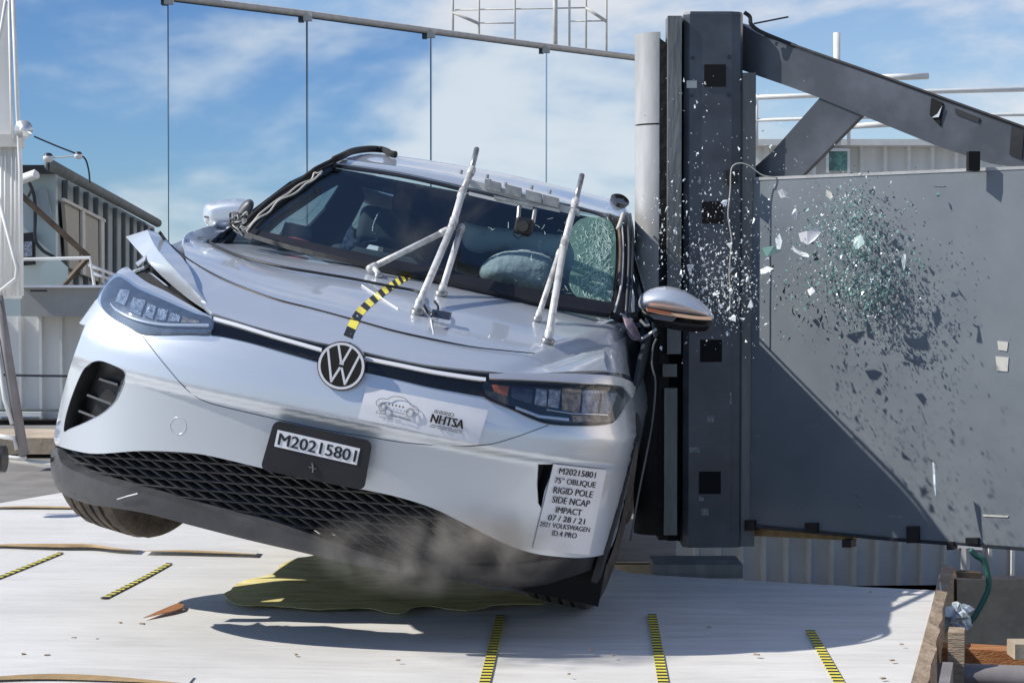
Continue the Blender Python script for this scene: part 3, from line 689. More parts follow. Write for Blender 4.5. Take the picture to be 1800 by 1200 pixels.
wd = quad(lambda a, b: onside(a, b, .08), [(113, 350), (184, 388), (184, 500), (122, 470)], .04, 'window', 'beige', shed)
for q_ in ([(145, 368), (150, 371), (151, 484), (146, 482)], [(113, 348), (186, 386), (186, 391), (113, 353)], [(178, 385), (183, 388), (184, 500), (179, 497)]):
    quad(lambda a, b: onside(a, b, .12), q_, .03, 'mullion', 'cream', wd)
# dark fittings on the lit gable
quad(lambda x, y: at(x, y, SD - .1), [(62, 334), (80, 331), (90, 380), (75, 385)], .05, 'wall_lamp', 'shed_side', shed)
quad(lambda x, y: at(x, y, SD - .1), [(40, 410), (60, 408), (61, 465), (40, 467)], .05, 'meter_box', 'black', shed)
quad(lambda x, y: at(x, y, SD - .14), [(42, 425), (56, 424), (56, 450), (42, 452)], .03, 'meter_dial', 'lamp_grey', shed)
m_ = MB(); m_.tube([at(x, y, SD - .12) for x, y in sp([(52, 322), (60, 345), (62, 380), (62, 420), (75, 440), (95, 452), (108, 470), (116, 490)], 5)], .02, 6); m_.build('conduit', M['slate_dark'], shed, True)
# security camera on the gable
sc_ = empty('security_camera', at(48, 318, 15)); tag(sc_, 'small white security camera above the cabin gable', 'camera')
m_ = MB(); m_.tube([at(34, 318, 15), at(64, 307, 14.9)], .035, 10); m_.build('housing', M['white_paint'], sc_, 40)
m_ = MB(); m_.tube([at(34, 312, 15.1), at(62, 302, 15.0)], .02, 4); m_.build('sunshield', M['white_paint'], sc_)
m_ = MB(); m_.tube([at(50, 318, 15), at(56, 332, 15.1), at(50, 345, 15.2)], .012, 6); m_.build('bracket', M['slate_dark'], sc_)
# insulators and wires
wi = empty('insulated_wire', at(110, 275, 18)); tag(wi, 'dark wire strung over two white insulators above the cabin roof', 'wire')
m_ = MB(); m_.tube([at(x, y, 18) for x, y in sp([(60, 240), (100, 257), (138, 272), (150, 280), (156, 300), (158, 322)], 5)], .009, 6); m_.build('wire', M['slate_dark'], wi)
m_ = MB(); m_.tube([at(86, 278, 18), at(138, 274, 18)], .007, 6); m_.build('stay', M['rope'], wi)
for (x, y, r) in ((85, 278, .052), (138, 274, .042)):
    m_ = MB(); c = at(x, y, 18); m_.ball(c, r, 7, ax=(1, 1, .8)); i_ = m_.build('insulator', M['ceramic'], wi, True)
    m_ = MB(); m_.ball(c + [0, -.0, r * .35], r * .86, 7, ax=(1.02, 1.06, .75)); m_.build('cap', M['slate_dark'], i_, True)
m_ = MB(); m_.tube([at(85, 283, 18.2), at(85, 300, 18.2)], .02, 6); m_.build('stem', M['slate_dark'], wi)
# brown brace
br = empty('brown_brace', at(110, 500, 14)); tag(br, 'rusty brown diagonal brace crossing in front of the cabin', 'brace')
m_ = MB(); m_.tube([at(36, 342, 14), at(156, 452, 14)], .022, 4); m_.build('strut', M['brown'], br)
m_ = MB(); m_.tube([at(156, 452, 14.1), at(108, 505, 14.1)], .022, 4); m_.build('lower_strut', M['brown'], br)
m_ = MB(); c = at(95, 480, 13.6); r = .105; m_.prism([c + np.array([r * math.cos(a), 0, r * math.sin(a)]) for a in np.arange(8) * math.pi / 4 + math.pi / 8], [c + np.array([r * math.cos(a), .02, r * math.sin(a)]) for a in np.arange(8) * math.pi / 4 + math.pi / 8])
tag(m_.build('octagonal_sign', M['shed_face']), 'blank pale octagonal disc behind the walkway rail', 'sign')
# walkway
ww = empty('walkway', at(120, 557, 12.5)); tag(ww, 'grey elevated walkway beam with white handrail', 'walkway')
m_ = MB(); vbox(m_, 36, 330, 505, 556, 12.5, .6); m_.build('beam', mat('grey concrete beam', (.36, .355, .33), .7, var=.08), ww)
m_ = MB(); vbox(m_, 36, 330, 501, 505.5, 12.45, .7); m_.build('deck_edge', M['corrug_dark'], ww)
m_ = MB(); m_.tube([at(36, 456, 12.6), at(158, 453, 12.6), at(166, 504, 12.6)], .011, 8); m_.build('handrail', M['white_paint'], ww)
m_ = MB(); m_.tube([at(157, 466, 12.9), at(225, 492, 14.5)], .011, 6); m_.tube([at(164, 480, 12.9), at(230, 505, 14.5)], .011, 6); m_.build('side_rail', M['corrug_dark'], ww)
m_ = MB(); m_.box(at(68, 511, 12.4), .11, .02, .012); m_.build('hinge', M['black'], ww)
cw = empty('corrugated_wall', at(80, 745, 12.8) * [1, 1, 1]); tag(cw, 'cream corrugated wall below the walkway at left', 'wall')
w = corrugated(-30, 330, 556, 738, 12.9, 33, .035, None, None); w.build('sheeting', [M['corrug'], M['white_paint']], cw)
m_ = MB(); m_.tube([at(-20, 658, 12.7), at(60, 660, 12.7), at(330, 663, 12.7)], .009, 6); m_.build('cable', M['slate_dark'], cw)
m_ = MB(); vbox(m_, -20, 330, 719, 723, 12.7, .04); m_.build('rail', M['roof'], cw); m_ = MB(); vbox(m_, -20, 72, 724, 732, 12.65, .04); m_.build('kick_board', M['white_paint'], cw)
m_ = MB(); vbox(m_, -20, 330, 738, 747, 12.75, .25); m_.build('base_gap', M['void'], cw)
m_ = MB(); a = atz(20, 790, -.13); m_.box(atz(70, 775, -.05), 1.3, .9, .12); tag(m_.build('concrete_kerb', M['concrete']), 'low beige concrete kerb at the foot of the corrugated wall', 'kerb')
# gantry at far left
G = 9.2
ga = empty('wheeled_gantry', at(20, 820, G)); tag(ga, 'white tubular gantry on a wheeled base at left edge', 'gantry')
def gt(pts, r, nm, mt='white_paint', d=G, n=8): rod(pts, d, r, ga, nm, mt, n)
gt([(22, -20), (30, 180), (36, 300), (38, 520)], .011, 'mast', 'white_paint'); gt([(15, -20), (20, 180), (22, 245)], .008, 'tube'); gt([(10, 0), (-12, 140)], .008, 'tube')
m_ = MB(); vbox(m_, -40, 20, -20, 236, G + .06, .01); m_.build('mast_panel', M['corrug'], ga)
m_ = MB(); vbox(m_, -40, 34, 236, 258, G, .10); m_.build('cross_box', M['cream'], ga)
m_ = MB(); vbox(m_, -40, 37, 259, 525, G + .05, .02); m_.build('lower_panel', M['corrug'], ga)
for x in (2, 9, 20, 27): gt([(x, 259), (x + 1, 520)], .0055, 'batten', d=G + .03)
gt([(-8, 330), (30, 470), (28, 490), (0, 512)], .010, 'bracket_arm')
gt([(-4, 520), (12, 620), (42, 800)], .026, 'leg', 'pipe', n=4); gt([(-8, 590), (8, 700), (22, 745)], .012, 'brace')
gt([(-30, 800), (30, 806), (46, 806)], .014, 'base_tube'); gt([(18, 808), (90, 817), (120, 820)], .014, 'base_rail', 'cream')
gt([(-10, 765), (25, 770), (30, 790)], .012, 'outrigger')
m_ = MB(); c = at(0, 806, G - .1); m_.tube([c + [-.03, 0, 0], c + [.025, 0, 0]], .066, 16); m_.build('caster', M['black'], ga, 40)
fl = empty('floodlight', at(44, 227, G - .1)); tag(fl, 'round clear floodlight hanging on the gantry mast', 'floodlight')
m_ = MB(); c = at(43, 228, G - .1)
rings = [(.004, .045), (.012, .043), (.03, .038), (.05, .02)]; m_.tube([c + [0, dd - .02, 0] for dd, _ in rings], [r for _, r in rings], 20); m_.build('bowl', M['chrome'], fl, True)
m_ = MB(); m_.ball(c + [-.005, -.02, 0], .014, 6); m_.build('bulb', M['ceramic'], fl, True)
m_ = MB(); m_.tube([at(33, 228, G), at(38, 228, G - .08)], .012, 6); m_.build('arm', M['white_paint'], fl)

# ------------------------------------------------------------------ pit at right with timber and beams
def atd(px, py, Y): return at(px, py, Y)
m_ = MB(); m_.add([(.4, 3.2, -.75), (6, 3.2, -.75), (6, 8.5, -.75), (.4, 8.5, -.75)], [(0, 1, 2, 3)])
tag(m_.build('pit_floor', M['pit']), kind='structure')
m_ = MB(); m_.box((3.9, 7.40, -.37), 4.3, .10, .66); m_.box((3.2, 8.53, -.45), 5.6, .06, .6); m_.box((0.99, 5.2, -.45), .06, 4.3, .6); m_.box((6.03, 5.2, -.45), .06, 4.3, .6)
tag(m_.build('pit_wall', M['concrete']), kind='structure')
te = empty('timber_edge', e0); tag(te, 'splintered timber facing along the platform edge by the pit', 'timber')
A0 = e0 + dirE * -.25; A1 = fr_near; nE = np.array([-dirE[1], dirE[0], 0]); nE = nE if nE[0] > 0 else -nE
m_ = MB(); N_ = 26
topi = []; topo = []; bot = []
for i in range(N_ + 1):
    p = A0 + (A1 - A0) * i / N_; j = rnd.uniform(-.008, .008)
    topi.append(p + nE * .002 + [0, 0, -.004]); topo.append(p + nE * (.045 + j) + [0, 0, -.012 + j * .6]); bot.append(p + nE * (.05 + j) + [0, 0, -.34])
m_.strip(topi, topo); m_.strip(topo, bot); m_.strip([b - nE * .05 for b in bot], [b for b in topi]); m_.build('facing_board', M['wood'], te)
m_ = MB(); p = atz(1642, 1110); m_.box(p + nE * .07 + [0, 0, -.12], .05, .10, .26, np.array([nE, dirE, [0, 0, 1]])); m_.build('corner_block', M['wood'], te)
m_ = MB(); p = atz(1606, 1185); m_.box(p + nE * .09 + [0, 0, -.10], .03, .32, .22, np.array([nE, dirE, [0, 0, 1]])); m_.build('steel_angle', M['pipe'], te)
def beam(px0, py0, px1, py1, d0, d1, h, t, nm, mt, label, cat, r=0):
    a = at(px0, py0, d0); b = at(px1, py1, d1); m_ = MB()
    if r: m_.tube([a, b], r, 14)
    else:
        u = (b - a) / np.linalg.norm(b - a); s = np.cross(u, [0, 0, 1]); s /= np.linalg.norm(s); m_.box((a + b) / 2 - [0, 0, h / 2], np.linalg.norm(b - a), t, h, np.array([u, s, np.cross(s, u) * 1.0]))
    return tag(m_.build(nm, M[mt], smooth=40 if r else False), label, cat)
beam(1648, 1132, 1900, 1146, 6.35, 6.2, .06, .10, 'rusty_beam', 'rust', 'orange rusty beam spanning the pit at lower right', 'beam')
beam(1636, 1185, 1900, 1195, 6.0, 5.9, .09, .06, 'pit_pipe', 'pipe', 'dirty grey pipe lying below the rusty beam in the pit', 'pipe', r=.04)
beam(1680, 1003, 1723, 1005, 7.1, 7.1, .022, .05, 'brown_block', 'brown', 'small dark brown block under the plate corner', 'block')
beam(1655, 1215, 1900, 1225, 5.7, 5.6, .05, .10, 'lower_beam', 'brown', 'dark brown beam at the very bottom of the pit', 'beam')
m_ = MB(); m_.box(at(1793, 1140, 6.15), .06, .1, .05); tag(m_.build('brick_block', M['concrete']), 'small pale block resting on the rusty beam', 'block')
hs = MB(); hs.tube([at(x, y, 7.0) for x, y in sp([(1706, 966), (1716, 976), (1728, 984), (1736, 1004), (1738, 1030), (1732, 1048), (1715, 1080), (1700, 1098)], 6)], .011, 8); tag(hs.build('green_hose', M['green'], smooth=True), 'green hose hanging down into the pit', 'hose')
def crumple(c, r, n, seed, mt, name, label, cat, ax=(1, 1, 1)):
    rr = random.Random(seed); m_ = MB(); m_.ball(c, r, n, ax=ax); V = np.array(m_.V); d = V - c
    V = np.array(c) + d * np.array([rr.uniform(.55, 1.25) for _ in V])[:, None]; m_.V = [tuple(v) for v in V]
    return tag(m_.build(name, mt), label, cat)
crumple(at(1682, 1085, 6.75), .055, 9, 4, M['plastic_wrap'], 'plastic_wrap', 'crumpled clear plastic wrap caught at the pit edge', 'plastic wrap', (1.1, .8, .9))
bd = MB(); a = at(1696, 962, 7.15); b = at(1697, 1000, 7.15); bd.tube([a, b], .018, 6); bd.tube([at(1684, 962, 7.15), at(1726, 966, 7.15)], .01, 5)
tag(bd.build('hose_bracket', M['pole']), 'pale bracket beneath the plate holding the green hose', 'bracket')

# ------------------------------------------------------------------ the car
CM = Matrix.Identity(4)
for i in range(3):
    for j in range(3): CM[i][j] = CR[i, j]
    CM[i][3] = CO[i]
car = empty('car', M=CM)
tag(car, 'silver blue electric crossover tilted on two wheels as it hits the pole', 'car')
def cast(Q, axis, sign, fun, off=0.0):
    """drop points onto the car surface along a car axis; Q holds the two other coordinates"""
    Q = np.asarray(Q, float); o = [a for a in range(3) if a != axis]; X = np.zeros((len(Q), 3)); X[:, o[0]] = Q[:, 0]; X[:, o[1]] = Q[:, 1]
    start = {0: 1.4, 1: 5.2, 2: 2.2}[axis]; end = {0: 0, 1: 2.2, 2: .2}[axis]; hit = np.full(len(Q), np.nan)
    for t in np.arange(start, end, -.01):
        X[:, axis] = sign * t if axis == 0 else t
        g = fun(X); hit = np.where((g < 0) & np.isnan(hit), t, hit)
    hit = np.where(np.isnan(hit), end, hit); lo = hit + .0101; hi = hit.copy()
    for _ in range(16):
        mid = (lo + hi) / 2; X[:, axis] = sign * mid if axis == 0 else mid; g = fun(X)
        hi = np.where(g < 0, mid, hi); lo = np.where(g < 0, lo, mid)
    X[:, axis] = sign * hi if axis == 0 else hi
    return X
def castpanel(name, poly, axis, sign, fun, off, matl, parent, step=.07, th=.012, holes=(), dent=None):
    P, F, rim = cdt(poly, step, holes); X = cast(P, axis, sign, fun); N = grad(fun, X)
    X = X + N * off
    if dent is not None:
        X = dent(X); N2 = np.zeros_like(X)
        for t in F:
            fn = np.cross(X[t[1]] - X[t[0]], X[t[2]] - X[t[0]])
            for i in t: N2[i] += fn
        N2 /= np.linalg.norm(N2, axis=1, keepdims=True) + 1e-9
        N = np.where((N2 * N).sum(1, keepdims=True) < 0, -N2, N2)
    W = to_world(X); NW = N @ CR.T
    a = np.cross(W[F[0][1]] - W[F[0][0]], W[F[0][2]] - W[F[0][0]])
    if a @ NW[F[0][0]] < 0: F = [t[::-1] for t in F]; rim = [(b, a_) for a_, b in rim]
    V, FF, LN = shell(W, F, rim, NW, th)
    return mk(name, V, FF, matl, parent, True, normals=LN)

VENT = sp([(113, 757), (118, 725), (132, 683), (146, 652), (158, 639), (176, 634), (200, 642), (219, 653), (219, 668), (211, 690), (200, 708), (180, 726), (150, 742), (124, 753)], 4, closed=True)
VENTR = [(946, 815), (972, 815), (966, 838), (957, 862), (951, 892), (946, 884), (944, 850)]
hood_front = sp([(372, 555), (400, 564), (450, 579), (500, 592), (560, 606), (600, 614), (645, 624), (700, 636), (760, 647), (850, 657), (900, 660), (960, 660), (1064, 656)], 5)
bar_low = sp([(372, 590), (395, 593), (440, 603), (500, 620), (560, 637), (600, 647), (645, 656), (700, 668), (760, 682), (850, 698)], 5)
bump_low = join(sp([(1062, 973), (1040, 978), (1000, 979), (935, 971), (880, 951), (820, 921), (760, 892), (700, 873), (650, 862), (560, 845), (460, 822), (380, 803), (330, 795), (250, 792), (170, 797), (125, 790), (99, 782)], 5))
OUT_L = sp([(99, 782), (96, 768), (102, 735), (112, 690), (126, 640), (140, 600), (156, 560), (173, 524), (192, 495), (210, 476), (224, 469)], 5)
body_poly = join(sp([(224, 469), (240, 484), (262, 499), (290, 512), (320, 529), (350, 546), (372, 558)], 4), bar_low, [(852, 690), (1066, 690), (1062, 655), (1060, 618), (1062, 612)],
                 sp([(1062, 612), (1086, 600), (1104, 592), (1120, 606), (1132, 632), (1140, 662), (1142, 695), (1137, 735), (1122, 795), (1106, 855), (1090, 915), (1075, 958), (1062, 973)], 5), bump_low, OUT_L)
def body_disp(P):
    # soft fold that runs down from the vent corner, and the pushed-out lower corner
    d = np.zeros(len(P)); x, y = P[:, 0], P[:, 1]
    d += .010 * np.exp(-((y - (790 - 8 * np.abs((x - 170) / 90))) / 9.0) ** 2) * np.exp(-((x - 170) / 110.0) ** 2)
    return d
body = panel('front_bumper', body_poly, M['paint'], car, off=.002, th=.022, step=8, holes=(VENT, VENTR))
# dark structure behind the gaps
panel('inner_structure', join([(225, 470), (300, 440), (380, 440), (700, 500), (1085, 560), (1100, 600)], sp([(1120, 640), (1130, 690), (1110, 790), (1080, 920), (1050, 965)], 4), [(900, 1010), (700, 975), (400, 890), (150, 835), (115, 790), (130, 690), (160, 600)]), M['void'], car, off=-.075, th=.01, step=14)

hood_back = sp([(345, 411), (380, 402), (440, 411), (500, 427), (550, 440), (620, 457), (700, 476), (760, 488), (850, 510), (960, 535), (1060, 553), (1100, 556), (1113, 561)], 5)
hood_poly = join(hood_back, sp([(1113, 561), (1107, 584), (1086, 601), (1062, 612)], 4), [(1060, 640), (1064, 656)], hood_front[::-1], sp([(372, 555), (356, 540), (344, 515), (333, 488), (324, 455), (327, 421), (345, 411)], 4))
def hood_disp(P):
    x, y = P[:, 0], P[:, 1]
    lA = np.interp(x, [283, 300, 340, 400, 480, 550, 640, 700, 800, 850, 940, 1100], [410, 432, 463, 495, 525, 543, 567, 583, 604, 612, 620, 626])
    s = (y - lA)
    f = np.clip((980 - x) / 400, 0, 1)
    d = .010 * f * np.exp(-(s / 26.0) ** 2)                        # swollen ridge along the buckled line
    d += .006 * np.sin(x * .021) * np.exp(-((y - 455) / 30.0) ** 2) * f
    d -= .020 * np.exp(-(((x - 985) * .34 + (y - 632) * 1.0) / 13.0) ** 2) * np.clip((x - 860) / 120, 0, 1)   # crumple near the front right corner
    d += .012 * np.exp(-(((x - 1090) / 30.0) ** 2 + ((y - 575) / 20.0) ** 2))
    return d
hood = panel('hood', hood_poly, M['paint'], car, off=.012, th=.012, step=8, disp=hood_disp)
def onh(pts, off=.01, fun=None): return list(on_hull(pts, fun, off))
m_ = MB(); ln = sp([(281, 409), (300, 432), (340, 463), (400, 495), (480, 525), (550, 543), (640, 567), (700, 583), (800, 604), (850, 612), (940, 621)], 6)
m_.tube(onh(ln, .021), [.0065 - .005 * i / (len(ln) - 1) for i in range(len(ln))], 6); m_.build('hood_crease_seal', M['black'], hood, True)
# buckled left edge of the hood, curled upwards
Lw = sp([(221, 416), (250, 449), (280, 481), (310, 508), (338, 530), (378, 556)], 5); Rg = sp([(259, 404), (271, 430), (290, 455), (315, 482), (340, 508), (380, 553)], 5); In = sp([(286, 411), (301, 433), (322, 455), (338, 482), (350, 512), (382, 550)], 5)
k = np.linspace(1, 0, len(Lw)); dL = on_hull(Lw)[:, 1]; dI = on_hull([(378, 552)])[0][1]
base_d = dI + (on_hull([(327, 425)])[0][1] - dI - .1) * k
hd = on_hull(Lw)[:, 1]; base_d = base_d - .13 * np.sin(np.pi * k) ** 1.0; WL = np.array([at(p[0], p[1], d_) for p, d_ in zip(Lw, base_d + .06 * k)]); WR = np.array([at(p[0], p[1], d_) for p, d_ in zip(Rg, base_d - .03 * k)]); WI = np.array([at(p[0], p[1], d_) for p, d_ in zip(In, base_d + .04 * k)])
m_ = MB(); m_.strip(WL, WR); m_.strip(WR, WI); m_.build('curled_hood_edge', M['paint'], hood, 25)
T0, T1, T2 = at(300, 431, base_d[0] + .04), at(328, 419, base_d[0] + .10), at(326, 456, base_d[0] + .02)
m_ = MB(); m_.prism([T0, T1, T2], [v + [0, .012, -.004] for v in (T0, T1, T2)]); m_.build('bent_flange', M['paint'], hood)
# exposed gap along the top of the left headlight
panel('gap_bracket', [(236, 470), (260, 460), (280, 482), (320, 512), (360, 545), (374, 560), (340, 548), (300, 526), (262, 500)], M['blackpad'], car, off=-.02, th=.008, step=10)
for q_ in ([(262, 479), (270, 482), (296, 503), (290, 501)], [(238, 462), (257, 448), (259, 453), (242, 467)]):
    m_ = MB(); A_ = onh(q_, .004); m_.prism(A_, [v + [0, .01, -.004] for v in A_]); m_.build('inner_bracket', M['chrome'], car)

# grille band, light strip and emblem
grille = panel('grille_band', join(hood_front[:-12], [(858, 660), (858, 700)], bar_low[::-1]), M['gloss'], car, off=.0045, th=.02, step=9)
for pts in ([(376, 564), (420, 576), (480, 594), (530, 608), (566, 618)], [(640, 632), (700, 644), (760, 656), (810, 664), (853, 670)]):
    s_ = sp(pts, 4); panel('light_strip', join([(x, y - 2.6) for x, y in s_], [(x - .5, y + 2.9) for x, y in s_][::-1]), M['white_trim'], grille, off=.011, th=.008, step=8)
ec = to_car(cary([(600, 643)], -.028))[0]
emb = MB(); R_ = .0735
def ecirc(r, y, n=48): return [to_world([[ec[0] + r * math.cos(a), y, ec[2] + r * math.sin(a)]])[0] for a in np.linspace(0, 2 * math.pi, n, endpoint=False)]
emb.prism(ecirc(R_, ec[1] + .03), ecirc(R_, ec[1])); eo = emb.build('emblem', M['gloss'], car)
rg_ = MB(); o_, i_ = ecirc(R_ * .955, ec[1] - .004), ecirc(R_ * .855, ec[1] - .004); ob, ib = ecirc(R_ * .955, ec[1]), ecirc(R_ * .855, ec[1]); n_ = 48
rg_.add(o_ + i_ + ob + ib, [(j, (j + 1) % n_, n_ + (j + 1) % n_, n_ + j) for j in range(n_)] + [(j, 2 * n_ + j, 2 * n_ + (j + 1) % n_, (j + 1) % n_) for j in range(n_)] + [(n_ + j, n_ + (j + 1) % n_, 3 * n_ + (j + 1) % n_, 3 * n_ + j) for j in range(n_)]); rg_.build('ring', M['label'], eo)
st = MB()
def stroke(p, q, w=.088):
    p = np.array(p); q = np.array(q); d = (q - p) / np.linalg.norm(q - p); s = np.array([-d[1], d[0]]) * w / 2
    L_ = [p - s, q - s, q + s, p + s]; f = lambda yy: [to_world([[ec[0] + R_ * v[0], yy, ec[2] + R_ * v[1]]])[0] for v in L_]
    st.prism(f(ec[1]), f(ec[1] - .0042))
for p, q in (((-.27, .83), (-.02, .12)), ((.27, .83), (.02, .12)), ((-.085, .10), (.085, .10))): stroke(p, q)
for sg in (-1, 1): stroke((sg * .66, .56), (sg * .30, -.64)); stroke((sg * .30, -.72), (sg * .03, -.06))
st.build('letters', M['label'], eo)

# vents
for vent, sl, nm in ((VENT, [((175, 664), (207, 674)), ((154, 692), (196, 708)), ((139, 720), (168, 731))], 'side_vent'), (VENTR, [], 'side_vent')):
    v_ = panel(nm, [(x, y) for x, y in vent], M['black'], car, off=-.05, th=.006, step=8)
    P = on_hull(vent, None, .003); C = to_car(P); N = grad(hull_body, C); Pb = to_world(C - N * .055); m_ = MB(); m_.strip(list(P) + [P[0]], list(Pb) + [Pb[0]]); m_.build('vent_liner', M['black'], v_, True)
    for a, b in sl:
        q_ = [a, b, (b[0] - 1, b[1] + 4), (a[0] - 2, a[1] + 3.5)]; A_ = onh(q_, -.010); B_ = onh(q_, -.045); m_ = MB(); m_.prism(A_, B_); m_.build('vent_slat', M['grey_plastic'], v_)
    if sl: panel('vent_facet', [(201, 672), (214, 660), (212, 685), (197, 706), (178, 723), (150, 738), (128, 748), (166, 728), (190, 706)], M['grey_plastic'], v_, off=-.03, th=.004, step=8)

# lower grille, lattice, lip
lip_up = sp([(104, 787), (107, 800), (114, 814), (140, 829), (200, 850), (245, 862), (320, 884), (400, 905), (480, 925), (560, 950), (620, 970), (700, 993)], 5)
gp = join(bump_low[::-1], lip_up[::-1][:0], [(1040, 990), (900, 1012), (800, 1010), (700, 993)], lip_up[::-1])
bl = [p for p in bump_low[::-1] if 99 <= p[0] <= 1062]
gp = join([(102, 785)], [(x, y - 4) for x, y in bl if x > 104], [(1050, 985), (900, 1005), (800, 1008)], lip_up[::-1])
panel('grille_backing', gp, M['void'], car, off=-.10, th=.008, step=14)
lat = MB(); gpc = [(x, y) for x, y in gp]
def lat_line(p0, d, n):
    pts = [(p0[0] + d[0] * k_, p0[1] + d[1] * k_) for k_ in range(n)]; ins = inside(gpc, pts) & (np.array(pts)[:, 0] < 820); run = []
    for p_, k_ in zip(pts + [None], list(ins) + [False]):
        if k_: run.append(p_)
        else:
            if len(run) > 3:
                A_ = on_hull([(x, y - 1.5) for x, y in run], None, -.028); B_ = on_hull([(x, y + 1.5) for x, y in run], None, -.034); Cc = to_world(to_car(B_) + np.array([0, .045, .006]))
                lat.strip(A_, B_); lat.strip(to_world(to_car(A_) + np.array([0, .045, .006])), A_)
            run = []
for k_ in range(21): lat_line((95, 770 + 14.5 * k_), (8, .35 + .049 * k_), 100)
for k_ in range(58): lat_line((-210 + 22.5 * k_, 700), (6.0, 4.1 + .0 * k_), 100)
lat.build('grille_lattice', M['mesh'], car)
panel('front_lip', join([(104, 787)], lip_up, sp([(700, 1003), (600, 984), (550, 971), (440, 946), (340, 921), (250, 898), (160, 882), (112, 863), (98, 842), (93, 818), (95, 794), (104, 787)], 5)), mat('dark grey lip', (.07, .072, .076), .5, var=.25, scale=7, bump=.08), car, off=.008, th=.05, step=9)
m_ = MB(); A_ = onh([(206, 877), (222, 872), (242, 867)], .012); m_.tube(A_, .0018, 5); m_.build('lip_scratch', M['chrome'], car)
panel('lower_valance', join([(640, 975), (800, 1000), (900, 1000), (1045, 976)], sp([(1062, 972), (1068, 985), (1060, 1000), (1000, 1022), (930, 1040), (860, 1042), (780, 1026), (700, 1004), (640, 990)], 4)), M['black'], car, off=-.02, th=.02, step=12)

# panel shut line of the nose and the round tow cover
for pts, r in (([(251, 591), (270, 616), (295, 647), (322, 678), (345, 697), (375, 710), (450, 728), (560, 753), (640, 766), (700, 776), (780, 783), (850, 782), (900, 770), (964, 747)], .0016),):
    m_ = MB(); m_.tube(onh(sp(pts, 6), .0015), r, 5); m_.build('shut_line', M['seam'], body, True)
m_ = MB(); A_ = onh([(313 + 14 * math.cos(a), 748 + 15 * math.sin(a)) for a in np.linspace(0, 2 * math.pi, 28)], .0015); m_.tube(A_, .0014, 5, caps=False); m_.build('tow_cover_ring', M['chrome'], body, True)

# headlights
hlL = panel('headlight', sp([(373, 562), (374, 588), (330, 589), (256, 589), (225, 575), (200, 561), (184, 546), (178, 530), (184, 510), (196, 495), (208, 488), (223, 496), (240, 508), (262, 518), (290, 530), (320, 543), (345, 553)], 4, closed=True), M['lamp_dark'], car, off=.004, th=.03, step=9)
hlL['label'] = 'headlight at the raised side, catching the sun'
def patch(par, pts, mt, off, name, th=.006, spl=0, fun=None):
    p_ = sp(pts, spl, closed=True) if spl else pts; return panel(name, p_, M[mt], par, off=off, th=th, step=5, fun=fun)
for q_, mt in (([(212, 512), (230, 514), (222, 540), (205, 534)], 'lamp_grey'), ([(236, 526), (257, 532), (249, 558), (228, 549)], 'lamp_grey'), ([(261, 537), (276, 542), (270, 563), (256, 559)], 'lamp_grey'), ([(280, 545), (296, 549), (292, 566), (276, 564)], 'lamp_grey'), ([(300, 552), (318, 558), (316, 568), (297, 567)], 'lamp_grey'), ([(322, 560), (352, 568), (350, 571), (320, 569)], 'lamp_brown')):
    patch(hlL, q_, mt, .009, 'reflector')
s_ = sp([(198, 537), (206, 546), (225, 557), (250, 566), (285, 572), (330, 574), (368, 575)], 4); panel('daylight_strip', join([(x, y - 1.6) for x, y in s_], [(x, y + 2.0) for x, y in s_][::-1]), M['white_trim'], hlL, off=.012, th=.006, step=6)
m_ = MB(); m_.ball(onh([(262, 543)], .014)[0], .0045, 6); m_.build('led', M['label'], hlL, True)
panel('lens', sp([(373, 563), (373, 587), (330, 588), (256, 588), (225, 574), (200, 560), (185, 546), (179, 530), (185, 511), (196, 496), (208, 489), (223, 497), (240, 509), (262, 519), (290, 531), (320, 544), (345, 554)], 4, closed=True), M['lens'], hlL, off=.018, th=.003, step=9)
hlR = panel('headlight', sp([(846, 680), (848, 668), (862, 661), (900, 660), (1000, 659), (1080, 657), (1100, 661), (1109, 672), (1107, 690), (1096, 712), (1080, 738), (1062, 747), (1010, 749), (965, 746), (935, 737), (900, 721), (852, 700)], 4, closed=True), M['gloss'], car, off=.008, th=.03, step=9)
hlR['label'] = 'headlight at the low side beside the pole'
patch(hlR, [(857, 667), (930, 668), (1000, 669), (1078, 670), (1096, 674), (1103, 684), (1097, 702), (1083, 684), (1000, 682), (930, 678), (858, 674)], 'chrome', .029, 'trim_strip', .006)
for q_, mt in (([(864, 679), (893, 683), (890, 697), (868, 689)], 'amber'), ([(896, 684), (936, 688), (932, 712), (898, 700)], 'lamp_dark'), ([(940, 686), (959, 689), (957, 716), (937, 712)], 'lamp_grey'), ([(962, 688), (982, 690), (978, 719), (960, 716)], 'lamp_grey'), ([(985, 686), (1018, 689), (1014, 728), (984, 722)], 'lamp_brown'), ([(1021, 691), (1050, 692), (1045, 728), (1018, 727)], 'lamp_grey'), ([(1054, 692), (1079, 693), (1067, 728), (1049, 728)], 'lamp_grey'), ([(1000, 731), (1068, 733), (1058, 742), (1005, 742)], 'lamp_brown'), ([(1024, 690), (1048, 690), (1048, 694), (1024, 694)], 'label')):
    patch(hlR, q_, mt, .013, 'reflector')
s_ = [(905, 718), (945, 733), (996, 739)]; panel('lower_trim', join([(x, y - 2.2) for x, y in s_], [(x, y + 2.2) for x, y in s_][::-1]), M['chrome'], hlR, off=.014, th=.006, step=6)
s_ = [(958, 722), (1000, 729), (1062, 731)]; panel('inner_trim', join([(x, y - .8) for x, y in s_], [(x, y + .8) for x, y in s_][::-1]), M['chrome'], hlR, off=.016, th=.004, step=6)
